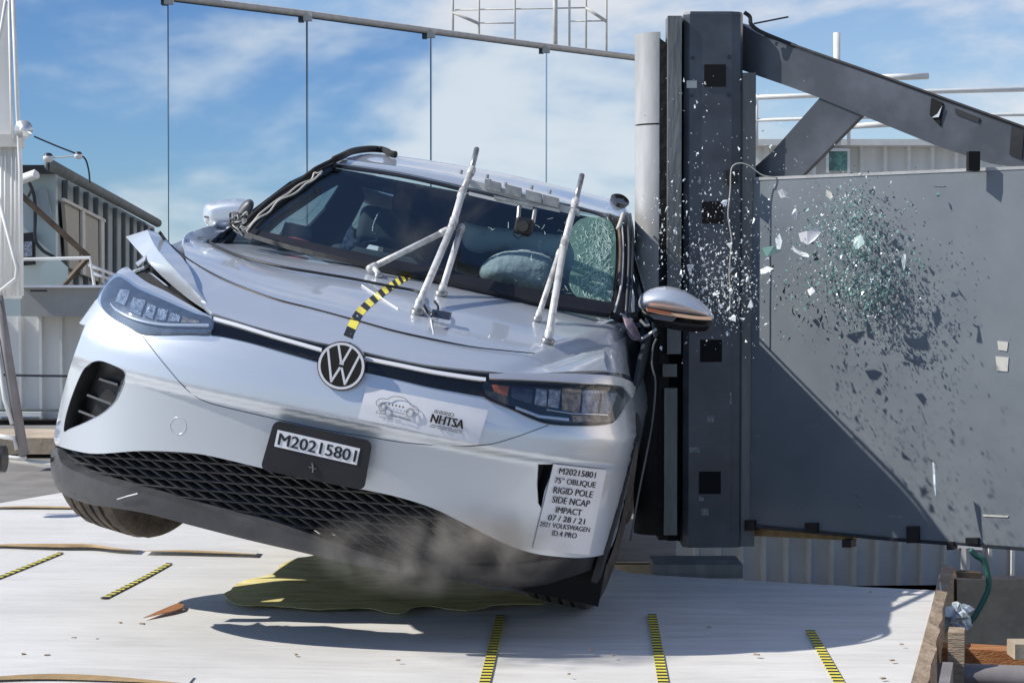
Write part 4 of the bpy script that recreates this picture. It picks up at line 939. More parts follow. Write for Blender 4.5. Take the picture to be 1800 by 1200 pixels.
panel('lens', sp([(850, 676), (900, 672), (1000, 674), (1080, 676), (1098, 690), (1080, 734), (1062, 744), (1010, 746), (965, 743), (935, 734), (900, 718), (856, 699)], 3, closed=True), M['lens_clear'], hlR, off=.024, th=.003, step=9)

# number plate and placards
PLQ = [(482, 738), (655, 775), (640, 862), (457, 825)]
yp = -.055
pl_s = lambda P, y_=yp: cary(P, y_)
def rounded(q, u0, v0, u1, v1, ru, rv, n=5):
    out = []
    for (cu, cv, a0) in ((u0 + ru, v0 + rv, 180), (u1 - ru, v0 + rv, 270), (u1 - ru, v1 - rv, 0), (u0 + ru, v1 - rv, 90)):
        for k_ in range(n + 1):
            a = math.radians(a0 + 90 * k_ / n); out.append((cu + ru * math.cos(a), cv + rv * math.sin(a)))
    out = np.array(out); return bil(q, out[:, 0], out[:, 1])
m_ = MB(); P = rounded(PLQ, 0, 0, 1, 1, .07, .13); A_ = pl_s(P, yp); m_.prism(list(A_), list(pl_s(P, yp + .03))); lp = m_.build('license_plate', M['black'], car)
LBQ = [(488, 755), (633, 788), (627, 817), (482, 784)]
m_ = MB(); A_ = pl_s(LBQ, yp - .002); m_.prism(list(A_), list(pl_s(LBQ, yp - .0005))); lb = m_.build('number_label', M['label'], lp)
m_ = MB(); text_to(m_, 'M20215801', LBQ, (.035, .16, .97, .86), lambda P: pl_s(P, yp - .003), bold=.022); m_.build('lettering', M['ink'], lb)
m_ = MB(); q_ = pl_s([(549, 813), (551, 822), (550, 830)], yp - .003); m_.tube(q_, .003, 5); q_ = pl_s([(543, 820), (556, 824)], yp - .003); m_.tube(q_, .002, 5); m_.build('screw', M['grey_plastic'], lp)

def placard(name, quadp, matl, label, off=.012, th=.002, bulge=0.0):
    P = join(line([quadp[0], quadp[1], quadp[2], quadp[3], quadp[0]], 6)); o = panel(name, P, matl, car, off=off, th=th, step=6); o['label'] = label; return o
NQ = [(645, 680), (857, 722), (840, 780), (630, 735)]
np1 = placard('placard', NQ, M['label'], 'white card with a car outline and stars')
sf = lambda P: on_hull(P, None, .0135)
m_ = MB(); text_to(m_, 'NHTSA', NQ, (.575, .40, .845, .66), sf, bold=.045); m_.build('lettering', M['ink'], np1)
g_ = MB()
def bx(u0, v0, u1, v1, mbx): mbx.add(sf(bil(NQ, np.array([u0, u1, u1, u0]), np.array([v0, v0, v1, v1]))), [(0, 1, 2, 3)])
for k_, (u0, u1) in enumerate(((.585, .615), (.625, .655), (.662, .692), (.70, .745))):
    for a, b, c_, d_ in ((u0, .27, u1, .285), (u0, .345, u1, .36), (u0, .27, u0 + .005, .36), (u1 - .005, .27, u1, .36), (u0 + .012, .27, u0 + .017, .36)): bx(a, b, c_, d_, g_)
g_.build('small_marks', M['ink'], np1)
g_ = MB()
for k_ in range(2):
    for j in range(26):
        if (j * 7 + k_) % 9: bx(.58 + j * .0103, .715 + k_ * .055, .588 + j * .0103, .745 + k_ * .055, g_)
for j in range(22):
    if j % 8 != 7: bx(.16 + j * .0085, .80, .166 + j * .0085, .822, g_)
g_.build('fine_print', M['ink_grey'], np1)
g_ = MB(); text_to(g_, '5-Star Safety Ratings', NQ, (.125, .66, .415, .755), sf, bold=.005); g_.build('caption', M['ink_grey'], np1)
def uvtube(pts, r): 
    P = sp(pts, 5); g_.tube(sf(bil(NQ, np.array([p[0] for p in P]), np.array([p[1] for p in P]))), r, 4)
g_ = MB(); uvtube([(.12, .50), (.105, .40), (.12, .30), (.15, .25), (.19, .235), (.22, .14), (.27, .10), (.32, .115), (.36, .20), (.385, .27), (.43, .30), (.455, .38), (.46, .47), (.44, .56), (.43, .58)], .0011)
uvtube([(.20, .54), (.28, .57), (.36, .58)], .001)
for cu in (.165, .395):
    uvtube([(cu + .027 * math.cos(a), .52 + .115 * math.sin(a)) for a in np.linspace(0, 2 * math.pi, 12)], .0011)
    uvtube([(cu + .036 * math.cos(a), .52 + .15 * math.sin(a)) for a in np.linspace(math.pi, 2 * math.pi, 8)], .0009)
g_.build('car_outline', M['ink_grey'], np1)
g_ = MB()
for k_ in range(5):
    cu, cv = .212 + k_ * .029, .385; P = [(cu + (.0105 if j % 2 == 0 else .0045) * math.sin(j * math.pi / 5), cv - (.048 if j % 2 == 0 else .02) * math.cos(j * math.pi / 5)) for j in range(10)]
    g_.add(sf(bil(NQ, np.array([p[0] for p in P]), np.array([p[1] for p in P]))), [tuple(range(10))])
g_.build('stars', M['ink'], np1)
TQ = [(972, 812), (1063, 823), (1032, 974), (935, 962)]
tp = placard('placard', TQ, M['label'], 'tall white test label with eight printed lines', off=.008)
m_ = MB(); st_ = lambda P: on_hull(P, None, .0115)
for s, f in (('M20215801', (.16, .055, .86, .125)), ('75° OBLIQUE', (.12, .165, .90, .245)), ('RIGID POLE', (.14, .275, .88, .35)), ('SIDE NCAP', (.16, .385, .86, .46)), ('IMPACT', (.27, .50, .75, .57)), ('07 / 28 / 21', (.16, .60, .84, .665)), ('2021 VOLKSWAGEN', (.04, .69, .96, .745)), ('ID.4 PRO', (.30, .775, .75, .835))):
    text_to(m_, s, TQ, f, st_, bold=.022)
m_.build('lettering', M['ink'], tp)

# striped tape on the hood centre
ct = sp([(611, 599), (620, 578), (634, 556), (655, 534), (680, 514), (706, 497), (727, 486)], 8); n_ = len(ct); m_ = MB(); wd = [8.5 - 3 * i / (n_ - 1) for i in range(n_)]
P_ = np.array(ct); Tn = np.gradient(P_, axis=0); Tn /= np.linalg.norm(Tn, axis=1, keepdims=True); Nn = np.stack([Tn[:, 1], -Tn[:, 0]], 1)
Lf = P_ + Nn * np.array(wd)[:, None]; Rt = P_ - Nn * np.array(wd)[:, None]
cl = np.concatenate([[0], np.cumsum(np.linalg.norm(np.diff(P_, axis=0), axis=1))]); tot = cl[-1]; cuts = [0]; w_ = 15.0
while cuts[-1] < tot: cuts.append(cuts[-1] + w_); w_ = max(4.5, w_ * .93)
cuts[-1] = tot
ip = lambda A, s: np.array([np.interp(s, cl, A[:, 0]), np.interp(s, cl, A[:, 1])])
for i in range(len(cuts) - 1):
    q_ = [ip(Lf, cuts[i]), ip(Rt, cuts[i]), ip(Rt, cuts[i + 1]), ip(Lf, cuts[i + 1])]; C_ = to_car(on_hull(q_)); N_ = grad(hull_body, C_); dd = hood_disp(np.array(q_)); A_ = to_world(C_ + N_ * (.0135 + dd)[:, None]); B_ = to_world(C_ + N_ * (.011 + dd)[:, None]); m_.prism(list(A_), list(B_), i % 2)
m_.build('centre_tape', [M['tape_black'], M['yellow']], hood)
m_ = MB(); m_.tube(onh([(636, 501), (660, 517), (700, 543)], .016), .0022, 5); m_.tube(onh([(757, 556), (759, 572), (762, 588)], .018), .002, 5); m_.build('scuff', M['label'], hood)

# greenhouse
ws_poly = join(sp([(585, 288), (620, 293), (700, 305), (770, 320), (830, 334), (900, 346), (960, 354), (1020, 364), (1050, 371), (1068, 381), (1080, 398), (1084, 430), (1081, 480), (1074, 520), (1070, 549)], 4), sp([(1070, 549), (960, 532), (850, 508), (760, 486), (700, 474), (620, 456), (550, 440), (490, 425), (438, 410)], 4), sp([(438, 410), (480, 366), (520, 331), (560, 300), (585, 288)], 4))
ws = panel('windshield', ws_poly, M['glass'], car, hull_green, off=.0, th=.005, step=14)
panel('cowl', join(sp([(436, 402), (490, 415), (550, 429), (620, 444), (700, 461), (760, 472), (850, 492), (960, 515), (1070, 533), (1078, 540)], 3), [(1073, 553)], sp([(1068, 553), (960, 536), (850, 511), (760, 489), (700, 477), (620, 459), (550, 443), (490, 428), (436, 411)], 3)), M['black'], car, hull_green, off=.006, th=.02, step=12)
rf = [(-.545, 1.95), (-.505, 1.76), (-.47, 1.705), (-.39, 1.695), (-.207, 1.688), (-.045, 1.674), (.093, 1.664), (.249, 1.678), (.379, 1.716), (.51, 1.766), (.59, 1.80), (.67, 1.93)]
roof = castpanel('roof', join(line(rf + [(.67, 2.6), (.60, 3.9), (-.50, 3.9), (-.555, 2.6), rf[0]], .05)), 2, 1, hull_green, .004, M['paint'], car, step=.05)
hd_ = [(586, 289), (620, 294), (700, 306), (770, 321), (830, 335), (900, 347), (960, 355), (1020, 365), (1050, 373), (1066, 383)]
panel('header_trim', join(sp(hd_, 4), [(x, y + 4.5) for x, y in sp(hd_, 4)][::-1]), M['black'], car, hull_green, off=.003, th=.006, step=8)
pil1 = panel('front_pillar', join(sp([(428, 408), (460, 372), (500, 336), (545, 302), (582, 283)], 4), sp([(590, 289), (560, 302), (520, 333), (480, 369), (441, 412)], 4)), M['black'], car, hull_green, off=.006, th=.03, step=9)
pil2 = panel('front_pillar', join(sp([(1070, 380), (1086, 384), (1100, 376), (1110, 400), (1110, 470), (1104, 556), (1076, 552)], 4), sp([(1076, 552), (1082, 500), (1087, 450), (1085, 410), (1078, 392), (1070, 380)], 4)), M['black'], car, hull_green, off=.010, th=.03, step=9)
pil2['label'] = 'crumpled pillar beside the pole'
for pts, mt, r in (([(1098, 372), (1104, 400), (1105, 460), (1100, 552)], 'grey_plastic', .004), ([(1092, 385), (1095, 430), (1092, 500), (1080, 548)], 'white_tube', .004), ([(1108, 376), (1112, 420), (1110, 500), (1104, 560)], 'slate_dark', .005), ([(1088, 400), (1091, 440), (1088, 500)], 'brown', .006), ([(1095, 376), (1090, 392), (1086, 402)], 'rope', .008)):
    m_ = MB(); m_.tube(on_hull(sp(pts, 4), hull_green, .022), r, 6); m_.build('pillar_trim', M[mt], pil2, True)
# black strap and pale ropes running up the left pillar to the roof
stp = empty('strap', on_hull([(430, 402)], hull_green, .02)[0]); tag(stp, 'black strap with pale rope lying along the raised windshield pillar and roof', 'strap')
P_ = sp([(418, 405), (445, 378), (470, 356), (500, 334), (530, 316), (548, 302), (556, 296), (580, 284), (600, 275), (620, 266), (650, 262), (675, 264), (686, 270), (696, 272)], 5)
m_ = MB(); rr_ = [.009 + .006 * (i > len(P_) * .55) for i in range(len(P_))]; m_.tube(on_hull(P_, hull_green, .022), rr_, 8); m_.build('black_strap', M['blackpad'], stp, True)
for o_ in (0, 3.5):
    P2_ = [(x + 4 + o_ + 2.5 * math.sin(i * .7 + o_), y + 6 + o_ + 1.8 * math.cos(i * .9)) for i, (x, y) in enumerate(P_[2:32])]; m_ = MB(); m_.tube(on_hull(P2_, hull_green, .03), .0035, 5); m_.build('rope', M['rope'], stp, True)
cbl = empty('cable_bundle', on_hull([(420, 392)], hull_green, .03)[0]); tag(cbl, 'tangle of pale cables tied beside the raised mirror', 'cable bundle')
rc = random.Random(11)
for k_ in range(9):
    c0 = (rc.uniform(400, 418), rc.uniform(380, 392)); P_ = sp([c0, (rc.uniform(405, 435), rc.uniform(372, 388)), (rc.uniform(415, 438), rc.uniform(378, 398)), (rc.uniform(400, 425), rc.uniform(392, 402)), (rc.uniform(418, 436), rc.uniform(400, 414))], 5)
    d0 = on_hull([(430, 405)], hull_green)[0][1] - .12; m_ = MB(); m_.tube([at(x, y, d0 + rc.uniform(-.02, .02) * 0 + .01 * math.sin(i)) for i, (x, y) in enumerate(P_)], .0032, 5); m_.build('cable', M['rope'] if k_ % 4 else M['black'], cbl, True)
# long black cable over the hood
lc = on_hull(sp([(347, 420), (352, 412), (375, 430), (405, 444), (440, 456), (500, 470), (560, 480), (620, 490), (680, 502), (735, 513), (742, 530), (752, 548), (762, 555)], 6), None, .024); m_ = MB(); m_.tube(lc, .0052, 6)
tag(m_.build('power_cable', M['black'], smooth=True), 'thin black cable running across the rear of the hood', 'cable')
m_ = MB(); m_.tube(on_hull(sp([(352, 412), (356, 408), (380, 402), (400, 404), (392, 410), (366, 412)], 5), None, .03), .003, 5); tag(m_.build('cable_loop', M['black'], smooth=True), 'small loose black loop of cable at the rear left hood corner', 'cable')

# cabin interior: lining, dash, seats, wheel, airbags
WX = -.70
def onwin(P): 
    nc = np.array([1.0, 0, -.54]); n = CR @ nc; n /= np.linalg.norm(n); return to_car(atplane(P, to_world([[-.77, 0, 1.03]])[0], n))
win1 = [(471, 411), (497, 388), (530, 366), (560, 345), (594, 325), (600, 326), (574, 366), (545, 398), (528, 396), (506, 391), (499, 409), (490, 418)]
win2 = [(618, 395), (628, 376), (640, 352), (655, 335), (672, 330), (677, 334), (660, 366), (640, 398), (634, 405), (622, 401)]
h1 = onwin(win1)[:, 1:]; h2 = onwin(win2)[:, 1:]
side_out = [(1.0, .55), (4.25, .55), (4.25, 1.20), (4.02, 1.42), (3.2, 1.44), (2.4, 1.43), (2.0, 1.39), (1.62, 1.22), (1.22, 1.0), (1.0, .95)]
def lining(xs, holes, nm):
    so = join(line(side_out + [side_out[0]], .15)); P, F, rim = cdt(so, .12, [[tuple(p) for p in h] for h in holes])
    X = np.stack([(-.77 + .54 * np.maximum(P[:, 1] - 1.03, 0)) if xs < 0 else (.86 - .54 * np.maximum(P[:, 1] - 1.03, 0)), P[:, 0], P[:, 1]], 1); W = to_world(X); N = np.tile(CR[:, 0] * (-np.sign(xs)), (len(W), 1)); V_, FF, LN = shell(W, F, rim, N, .012); return mk(nm, V_, FF, M['interior'], car)
lining(WX, [h1, h2], 'door_lining'); lining(.66, [[(1.55, 1.02), (2.35, 1.02), (2.3, 1.40), (2.0, 1.38)]], 'door_lining')
def cbox(x0, x1, y0, y1, z0, z1, nm, mt, par=car, bev=0, rot=None, piv=None):
    V_ = np.array([(x, y, z) for z in (z0, z1) for y in (y0, y1) for x in (x0, x1)], float)
    F_ = [(0, 2, 3, 1), (4, 5, 7, 6), (0, 1, 5, 4), (1, 3, 7, 5), (3, 2, 6, 7), (2, 0, 4, 6)]
    if rot:
        c, s = math.cos(rot), math.sin(rot); p = V_ - piv; V_ = np.stack([p[:, 0], p[:, 1] * c - p[:, 2] * s, p[:, 1] * s + p[:, 2] * c], 1) + piv
    o = mk(nm, to_world(V_), F_, M[mt], par, True if bev else False)
    if bev:
        b = o.modifiers.new('bevel', 'BEVEL'); b.width = bev; b.segments = 4
    return o
cbox(-.69, .65, 1.0, 3.9, .42, .45, 'cabin_floor', 'interior'); cbox(-.50, .58, 3.42, 3.45, .45, 1.45, 'rear_bulkhead', 'cloth')
cbox(-.53, .60, 1.80, 3.9, 1.42, 1.425, 'headliner', 'interior')
cbox(-.68, .64, 1.05, 1.55, .70, .985, 'dashboard', 'dash', bev=.06); cbox(-.68, .64, .95, 1.15, .6, .96, 'dash_front', 'interior')
for sx in (-.36, .36):
    s_ = cbox(sx - .25, sx + .25, 2.02, 2.50, .45, .72, 'seat', 'cloth', bev=.07)
    cbox(sx - .24, sx + .24, 2.42, 2.56, .62, 1.14, 'seat_back', 'cloth', s_, bev=.06, rot=-.18, piv=np.array([sx, 2.45, .65])); cbox(sx - .13, sx + .13, 2.50, 2.59, 1.16, 1.33, 'headrest', 'cloth', s_, bev=.04, rot=-.12, piv=np.array([sx, 2.45, .9]))
sc0 = np.array([.37, 1.72, .98]); m_ = MB(); pts = []
for a in np.linspace(0, 2 * math.pi, 33): pts.append(to_world([sc0 + np.array([.185 * math.cos(a), .185 * math.sin(a) * .42, .185 * math.sin(a) * .9])])[0])
m_.tube(pts, .014, 8, caps=False); sw = m_.build('steering_wheel', M['cloth'], car, True)
ab = puff('front_airbag', sp([(842, 478), (858, 455), (890, 440), (930, 436), (965, 446), (985, 470), (985, 510), (950, 520), (900, 508), (858, 500)], 5, closed=True), lambda P: cary(P, 1.75), .07, .12, M['airbag'], car, 7)
ab2 = puff('curtain_airbag', sp([(812, 392), (850, 398), (900, 402), (960, 410), (1040, 420), (1062, 450), (1060, 520), (1000, 515), (960, 470), (900, 440), (840, 445), (815, 430)], 5, closed=True), lambda P: cary(P, 2.15 - (P[:, 0] - 815) / 250 * .3), .05, .05, mat('curtain airbag cloth', (.42, .55, .56), .7, col2=(.58, .70, .70), scale=6, bump=.5, bscale=9), car, 8)
for pts in ([(655, 410), (657, 395), (664, 378), (668, 373)], [(610, 442), (625, 432), (650, 424), (662, 422), (658, 410)]):
    m_ = MB(); m_.tube(cary(sp(pts, 4), 2.0), .004, 6); m_.build('seat_piping', M['lamp_grey'], car, True)
d_ = cary(sp([(600, 440), (606, 420), (612, 408), (616, 398), (622, 404), (626, 414), (632, 425), (620, 436), (610, 448)], 3, closed=True), 2.1)
puff('onboard_camera', sp([(598, 440), (604, 420), (612, 404), (618, 396), (623, 406), (622, 418), (632, 422), (622, 434), (610, 444)], 3, closed=True), lambda P: cary(P, 2.0), .03, .03, mat('pale equipment', (.5, .52, .54), .4, var=.5, scale=40), car, 4)
puff('door_equipment', sp([(503, 392), (530, 396), (545, 400), (548, 415), (535, 425), (505, 418)], 3, closed=True), lambda P: cary(P, 1.7), .03, .03, M['cloth'], car, 5)
puff('red_cloth', [(504, 416), (520, 417), (545, 425), (545, 430), (515, 428)], lambda P: cary(P, 1.5), .01, .01, mat('dull red cloth', (.25, .03, .04), .8), car, 5)

# cracks in the windshield
rk = random.Random(7); m_ = MB()
def crack(x, y, a, L_, r):
    pts = [(x, y)]
    for _ in range(int(L_ / 5)):
        a += rk.uniform(-.7, .7); x += 5 * math.cos(a); y += 5 * math.sin(a)
        if not (850 < x < 1079 and 380 < y < 540): break
        pts.append((x, y))
    if len(pts) > 1: m_.tube(on_hull(pts, hull_green, .004), r, 3)
for _ in range(520):
    u = rk.random(); t_ = rk.random(); x = 1072 - abs(rk.gauss(0, 30)); y = 390 + 145 * t_
    crack(x, y, rk.choice([1.6, -1.2, .3, 2.5]) + rk.uniform(-.5, .5), rk.uniform(6, 18), rk.uniform(.0003, .0007))
for _ in range(40): crack(rk.uniform(860, 1070), rk.uniform(385, 530), rk.uniform(0, 6.3), rk.uniform(5, 14), .0007)
cr_ = m_.build('cracks', M['crack'], ws); cr_['kind'] = 'stuff'
panel('crazed_glass', sp([(1020, 386), (1062, 384), (1079, 402), (1082, 440), (1078, 500), (1068, 542), (1030, 534), (1000, 500), (1010, 450), (1000, 415)], 4, closed=True), glassy('crazed glass', (.55, .72, .66), gloss=.05, haze=(.30, .50, .44), haze_amt=.33, rough=.25), ws, hull_green, off=.002, th=.002, step=10)

# rest of the body so that the car is whole
def arch(cy, r, n=14): return [(cy + r * math.cos(a), .30 + r * math.sin(a)) for a in np.linspace(0, math.pi, n)]
side_poly = join([(.47, .36)], [(.47, .735), (.20, .75)], [(.20, .82)], [(.36, .90), (.6, .955), (1.0, 1.0), (1.4, 1.03), (2.5, 1.04), (4.1, 1.02), (4.38, .96)], [(4.40, .34), (4.05, .24)], [p for p in arch(3.65, .41)], [(3.1, .24), (1.4, .24)], [p for p in arch(.88, .41)], [(.45, .30)])
side_poly = join(line(side_poly + [side_poly[0]], .06))
pc = to_car([at(1135, 500, PD)])[0]
def dent(X):
    X = X.copy(); y0 = pc[1]; w = np.exp(-((X[:, 1] - y0) / .24) ** 2); lim = X[:, 0]; X[:, 0] = np.where(lim > 0, lim - w * np.maximum(0, .93 - (pc[0] - .14)) * 1.0 - .012 * np.sin(X[:, 2] * 31 + X[:, 1] * 17) * np.exp(-((X[:, 1] - y0) / .8) ** 2), lim); return X
castpanel('body_side', side_poly, 0, -1, hull_body, -.006, M['paint'], car)
castpanel('body_side', side_poly, 0, 1, hull_body, -.006, M['paint'], car, dent=dent)['label'] = 'crushed driver side wrapped round the pole'
for sgn in (-1, 1):
    for cy_ in (.88, 3.65):
        ring_ = [(cy_ + r * math.cos(a), .30 + r * math.sin(a)) for r, aa in ((.47, np.linspace(-.12, math.pi + .12, 26)), (.40, np.linspace(math.pi + .1, -.1, 24))) for a in aa]
        castpanel('arch_cladding', ring_, 0, sgn, hull_body, .006, M['black'], car, step=.2, th=.02)
        m_ = MB(); A_ = [to_world([[sgn * .90, cy_ + .415 * math.cos(a), .30 + .415 * math.sin(a)]])[0] for a in np.linspace(-.35, math.pi + .35, 20)]; B_ = [to_world([[sgn * .45, cy_ + .415 * math.cos(a), .30 + .415 * math.sin(a)]])[0] for a in np.linspace(-.35, math.pi + .35, 20)]
        m_.strip(A_, B_); m_.strip([b - CR[:, 2] * 0 + CR[:, 0] * sgn * .004 for b in B_], [to_world([[sgn * .45, cy_, .3]])[0]] * 20); m_.build('wheel_well', M['void'], car)
    castpanel('sill_cladding', join(line([(1.33, .24), (3.2, .24), (3.2, .38), (1.33, .38), (1.33, .24)], .1)), 0, sgn, hull_body, .004, M['black'], car, step=.1, dent=dent if sgn > 0 else None)
gside = join(line([(1.25, 1.03), (1.75, 1.34), (2.1, 1.44), (3.2, 1.47), (3.75, 1.42), (4.25, 1.03), (1.25, 1.03)], .08)); gh = [(1.55, 1.08), (2.42, 1.08), (2.38, 1.385), (2.05, 1.36), (1.85, 1.27)]; gh2 = [(2.52, 1.08), (3.35, 1.08), (3.25, 1.40), (2.48, 1.40)]
for sgn in (-1, 1):
    hs_ = [gh, gh2]
    if sgn < 0:
        sh = lambda h: [((p[0]), p[1]) for p in h]
        hs_ = [[(1.36, 1.055), (2.95, 1.055), (2.92, 1.41), (2.2, 1.40), (1.8, 1.27), (1.5, 1.14)], [(3.04, 1.06), (4.02, 1.06), (3.92, 1.25), (3.7, 1.37), (3.04, 1.42)]]
    g1 = castpanel('window_surround', gside, 0, sgn, hull_green, -.004, M['gloss'], car, th=.01, holes=hs_)
    for h in hs_[(0 if sgn < 0 else 1):]: castpanel('side_window', join(line(h + [h[0]], .08)), 0, sgn, hull_green, -.010, M['side_glass'], car, th=.003, step=.2)
rear_poly = join(line([(-.80, .30), (.80, .30), (.84, .7), (.72, 1.0), (.62, 1.40), (-.62, 1.40), (-.72, 1.0), (-.84, .7), (-.80, .30)], .1))
castpanel('tailgate', rear_poly, 1, 1, lambda X: np.minimum(hull_body(X), hull_green(X)), 0, M['paint'], car)
cbox(-.72, .72, .50, 4.3, .21, .40, 'underbody', 'void'); cbox(-.62, .62, .62, 1.1, .3, .86, 'engine_bay', 'void')

# wheels
def wheel(c, steer, drop, nm='wheel', label=None):
    prof = []
    Rr, Wd = .355, .235
    g = [(-.5, .62), (-.5, .70), (-.53, .82), (-.515, .92), (-.46, .975), (-.40, .995)]
    pts = [(a * Wd, b * Rr) for a, b in g]
    for cx_ in (-.27, -.09, .09, .27):
        pts += [((cx_ - .032) * Wd, Rr), ((cx_ - .028) * Wd, Rr - .012), ((cx_ + .028) * Wd, Rr - .012), ((cx_ + .032) * Wd, Rr)]
    pts += [(-a * Wd, b * Rr) for a, b in g[::-1]]
    n = 72; V_ = []; F_ = []
    R_ = Rm(steer, 0, 0)
    for k_ in range(n):
        a = 2 * math.pi * k_ / n
        for (x, r) in pts:
            rr = r - (.004 if (k_ % 2 and r > .985 * Rr and abs(x) > .30 * Wd) else 0)
            v = np.array([x, rr * math.cos(a), rr * math.sin(a)]); V_.append(c + np.array([0, 0, drop]) + R_ @ v)
    m = len(pts)
    for k_ in range(n):
        for i in range(m - 1): F_.append((k_ * m + i, k_ * m + i + 1, ((k_ + 1) % n) * m + i + 1, ((k_ + 1) % n) * m + i))
    w = empty_part(nm, label)
    t_ = mk('tyre', to_world(np.array(V_)), F_, M['rubber'], w, 30)
    mb_ = MB()
    for sgn in (-1, 1):
        ring = []
        for (x, r) in ((.46 * Wd, .64 * Rr), (.42 * Wd, .60 * Rr), (.2 * Wd, .57 * Rr)): ring.append([to_world(c + np.array([0, 0, drop]) + R_ @ np.array([sgn * x, r * math.cos(a), r * math.sin(a)]))[0] for a in np.linspace(0, 2 * math.pi, 40, endpoint=False)])
        for A, B in zip(ring[:-1], ring[1:]): mb_.strip(A + [A[0]], B + [B[0]])
        for j in range(5):
            a0 = j * 2 * math.pi / 5
            q = [R_ @ np.array([sgn * .34 * Wd, r * math.cos(a0 + da), r * math.sin(a0 + da)]) for r, da in ((.05, -.6), (.215, -.16), (.215, .16), (.05, .6))]; q2 = [v - R_ @ np.array([sgn * .02, 0, 0]) for v in q]
            mb_.prism([to_world(c + np.array([0, 0, drop]) + v)[0] for v in q], [to_world(c + np.array([0, 0, drop]) + v)[0] for v in q2])
    mb_.build('rim', M['rim'], w, 30)
    hb = MB(); hb.tube([to_world(c + np.array([0, 0, drop]) + R_ @ np.array([x, 0, 0]))[0] for x in (-.09, .09)], .07, 16); hb.build('hub', M['slate_dark'], w)
def empty_part(nm, label=None):
    o = bpy.data.objects.new(nm, None); COL.objects.link(o); o.parent = car; o.matrix_parent_inverse = Matrix.Identity(4); MATW[o.name] = CM.copy()
    if label: o['label'] = label
    return o
WLc = to_car(cary([(205, 862)], .80))[0]
wheel(np.array([-.79, .90, .36]), math.radians(-22), -.005, label='front wheel hanging in the air')
wheel(np.array([.765, .88, .36]), math.radians(-8), .07, label='front wheel pressed on the floor')
wheel(np.array([-.80, 3.65, .34]), 0, -.05); wheel(np.array([.80, 3.65, .36]), 0, .02)

# door mirrors
mr1 = puff('door_mirror', sp([(359, 362), (364, 357), (385, 352), (415, 349), (438, 352), (444, 362), (441, 384), (425, 396), (400, 402), (370, 400), (359, 390), (357, 375)], 4, closed=True), lambda P: cary(P, 1.52), .07, .09, M['paint'], car, 4, r=16)
mr1['label'] = 'mirror on the raised side, white in the sun'
puff('mirror_rim', sp([(416, 378), (424, 360), (438, 350), (446, 356), (444, 368), (434, 380), (420, 388)], 4, closed=True), lambda P: cary(P, 1.44), .03, .03, M['grey_plastic'], mr1, 4)
m_ = MB(); m_.tube(cary(sp([(359, 381), (380, 384), (410, 390)], 4), 1.46), .0035, 5); m_.build('repeater', M['grey_plastic'], mr1)
m_ = MB(); m_.tube([cary([(425, 395)], 1.5)[0], cary([(448, 402)], 1.4)[0]], .025, 8); m_.build('mirror_foot', M['black'], mr1)
mr2 = puff('door_mirror', sp([(1122, 530), (1130, 515), (1150, 506), (1172, 503), (1195, 508), (1222, 522), (1243, 539), (1253, 553), (1252, 562), (1225, 560), (1180, 554), (1140, 547), (1124, 541)], 4, closed=True), lambda P: cary(P, 1.30), .10, .10, M['paint'], car, 4, r=30)
mr2['label'] = 'mirror on the low side next to the column'
puff('mirror_underside', sp([(1126, 540), (1140, 546), (1180, 553), (1225, 560), (1253, 561), (1251, 574), (1243, 582), (1215, 583), (1185, 580), (1150, 568), (1130, 555)], 4, closed=True), lambda P: cary(P, 1.31), .085, .08, M['black'], mr2, 4, r=22)
s_ = sp([(1136, 544), (1160, 550), (1195, 555), (1225, 559), (1251, 560)], 5); ax_ = [(x, y - 3.4) for x, y in s_]; bx_ = [(x, y + 2.4) for x, y in s_][::-1]
m_ = MB(); A_ = cary(ax_ + bx_, 1.205); B_ = cary(ax_ + bx_, 1.235); nn_ = len(ax_); m_.strip(A_[:nn_], A_[nn_:][::-1]); m_.strip(B_[:nn_], A_[:nn_]); m_.strip(A_[nn_:], B_[nn_:]); m_.build('turn_signal', M['amber_pale'], mr2)
m_ = MB(); A_ = cary([(1137, 541), (1148, 543), (1180, 549), (1178, 553), (1150, 549), (1138, 546)], 1.20); m_.prism(list(A_), list(A_ + [0, .006, 0])); m_.build('signal_lens', M['amber'], mr2)
m_ = MB(); A_ = cary([(1138, 551), (1190, 558), (1182, 565), (1150, 561)], 1.21); m_.prism(list(A_), list(A_ + [0, .03, 0])); m_.build('silver_insert', M['grey_plastic'], mr2)
m_ = MB(); m_.tube([cary([(1128, 555)], 1.34)[0], cary([(1104, 560)], 1.4)[0]], .02, 8); m_.build('mirror_foot', M['black'], mr2)
for pts, mt in (([(1090, 552), (1100, 556), (1112, 563)], 'white_tube'), ([(1127, 596), (1140, 588), (1154, 578)], 'pole'), ([(1125, 562), (1135, 572), (1142, 570)], 'rope')):
    m_ = MB(); m_.tube(cary(pts, 1.2), .005, 5); m_.build('bent_bracket', M[mt], car)
puff('crumpled_flange', [(1094, 556), (1112, 562), (1124, 585), (1130, 600), (1112, 598), (1104, 590)], lambda P: cary(P, 1.12), .015, .02, mat('scraped primer', (.16, .12, .15), .5, var=.4, scale=30), car, 5)
m_ = MB(); m_.tube(cary(sp([(1154, 595), (1148, 610), (1146, 640), (1152, 672), (1148, 730), (1138, 790), (1122, 870), (1108, 950)], 5), 1.0), .0035, 5); m_.build('loose_seal', M['grey_plastic'], car, True)
rm = panel('roof_antenna', sp([(1072, 352), (1080, 348), (1092, 350), (1100, 358), (1098, 366), (1082, 364)], 3, closed=True), M['black'], car, hull_green, off=.02, th=.03, step=5)

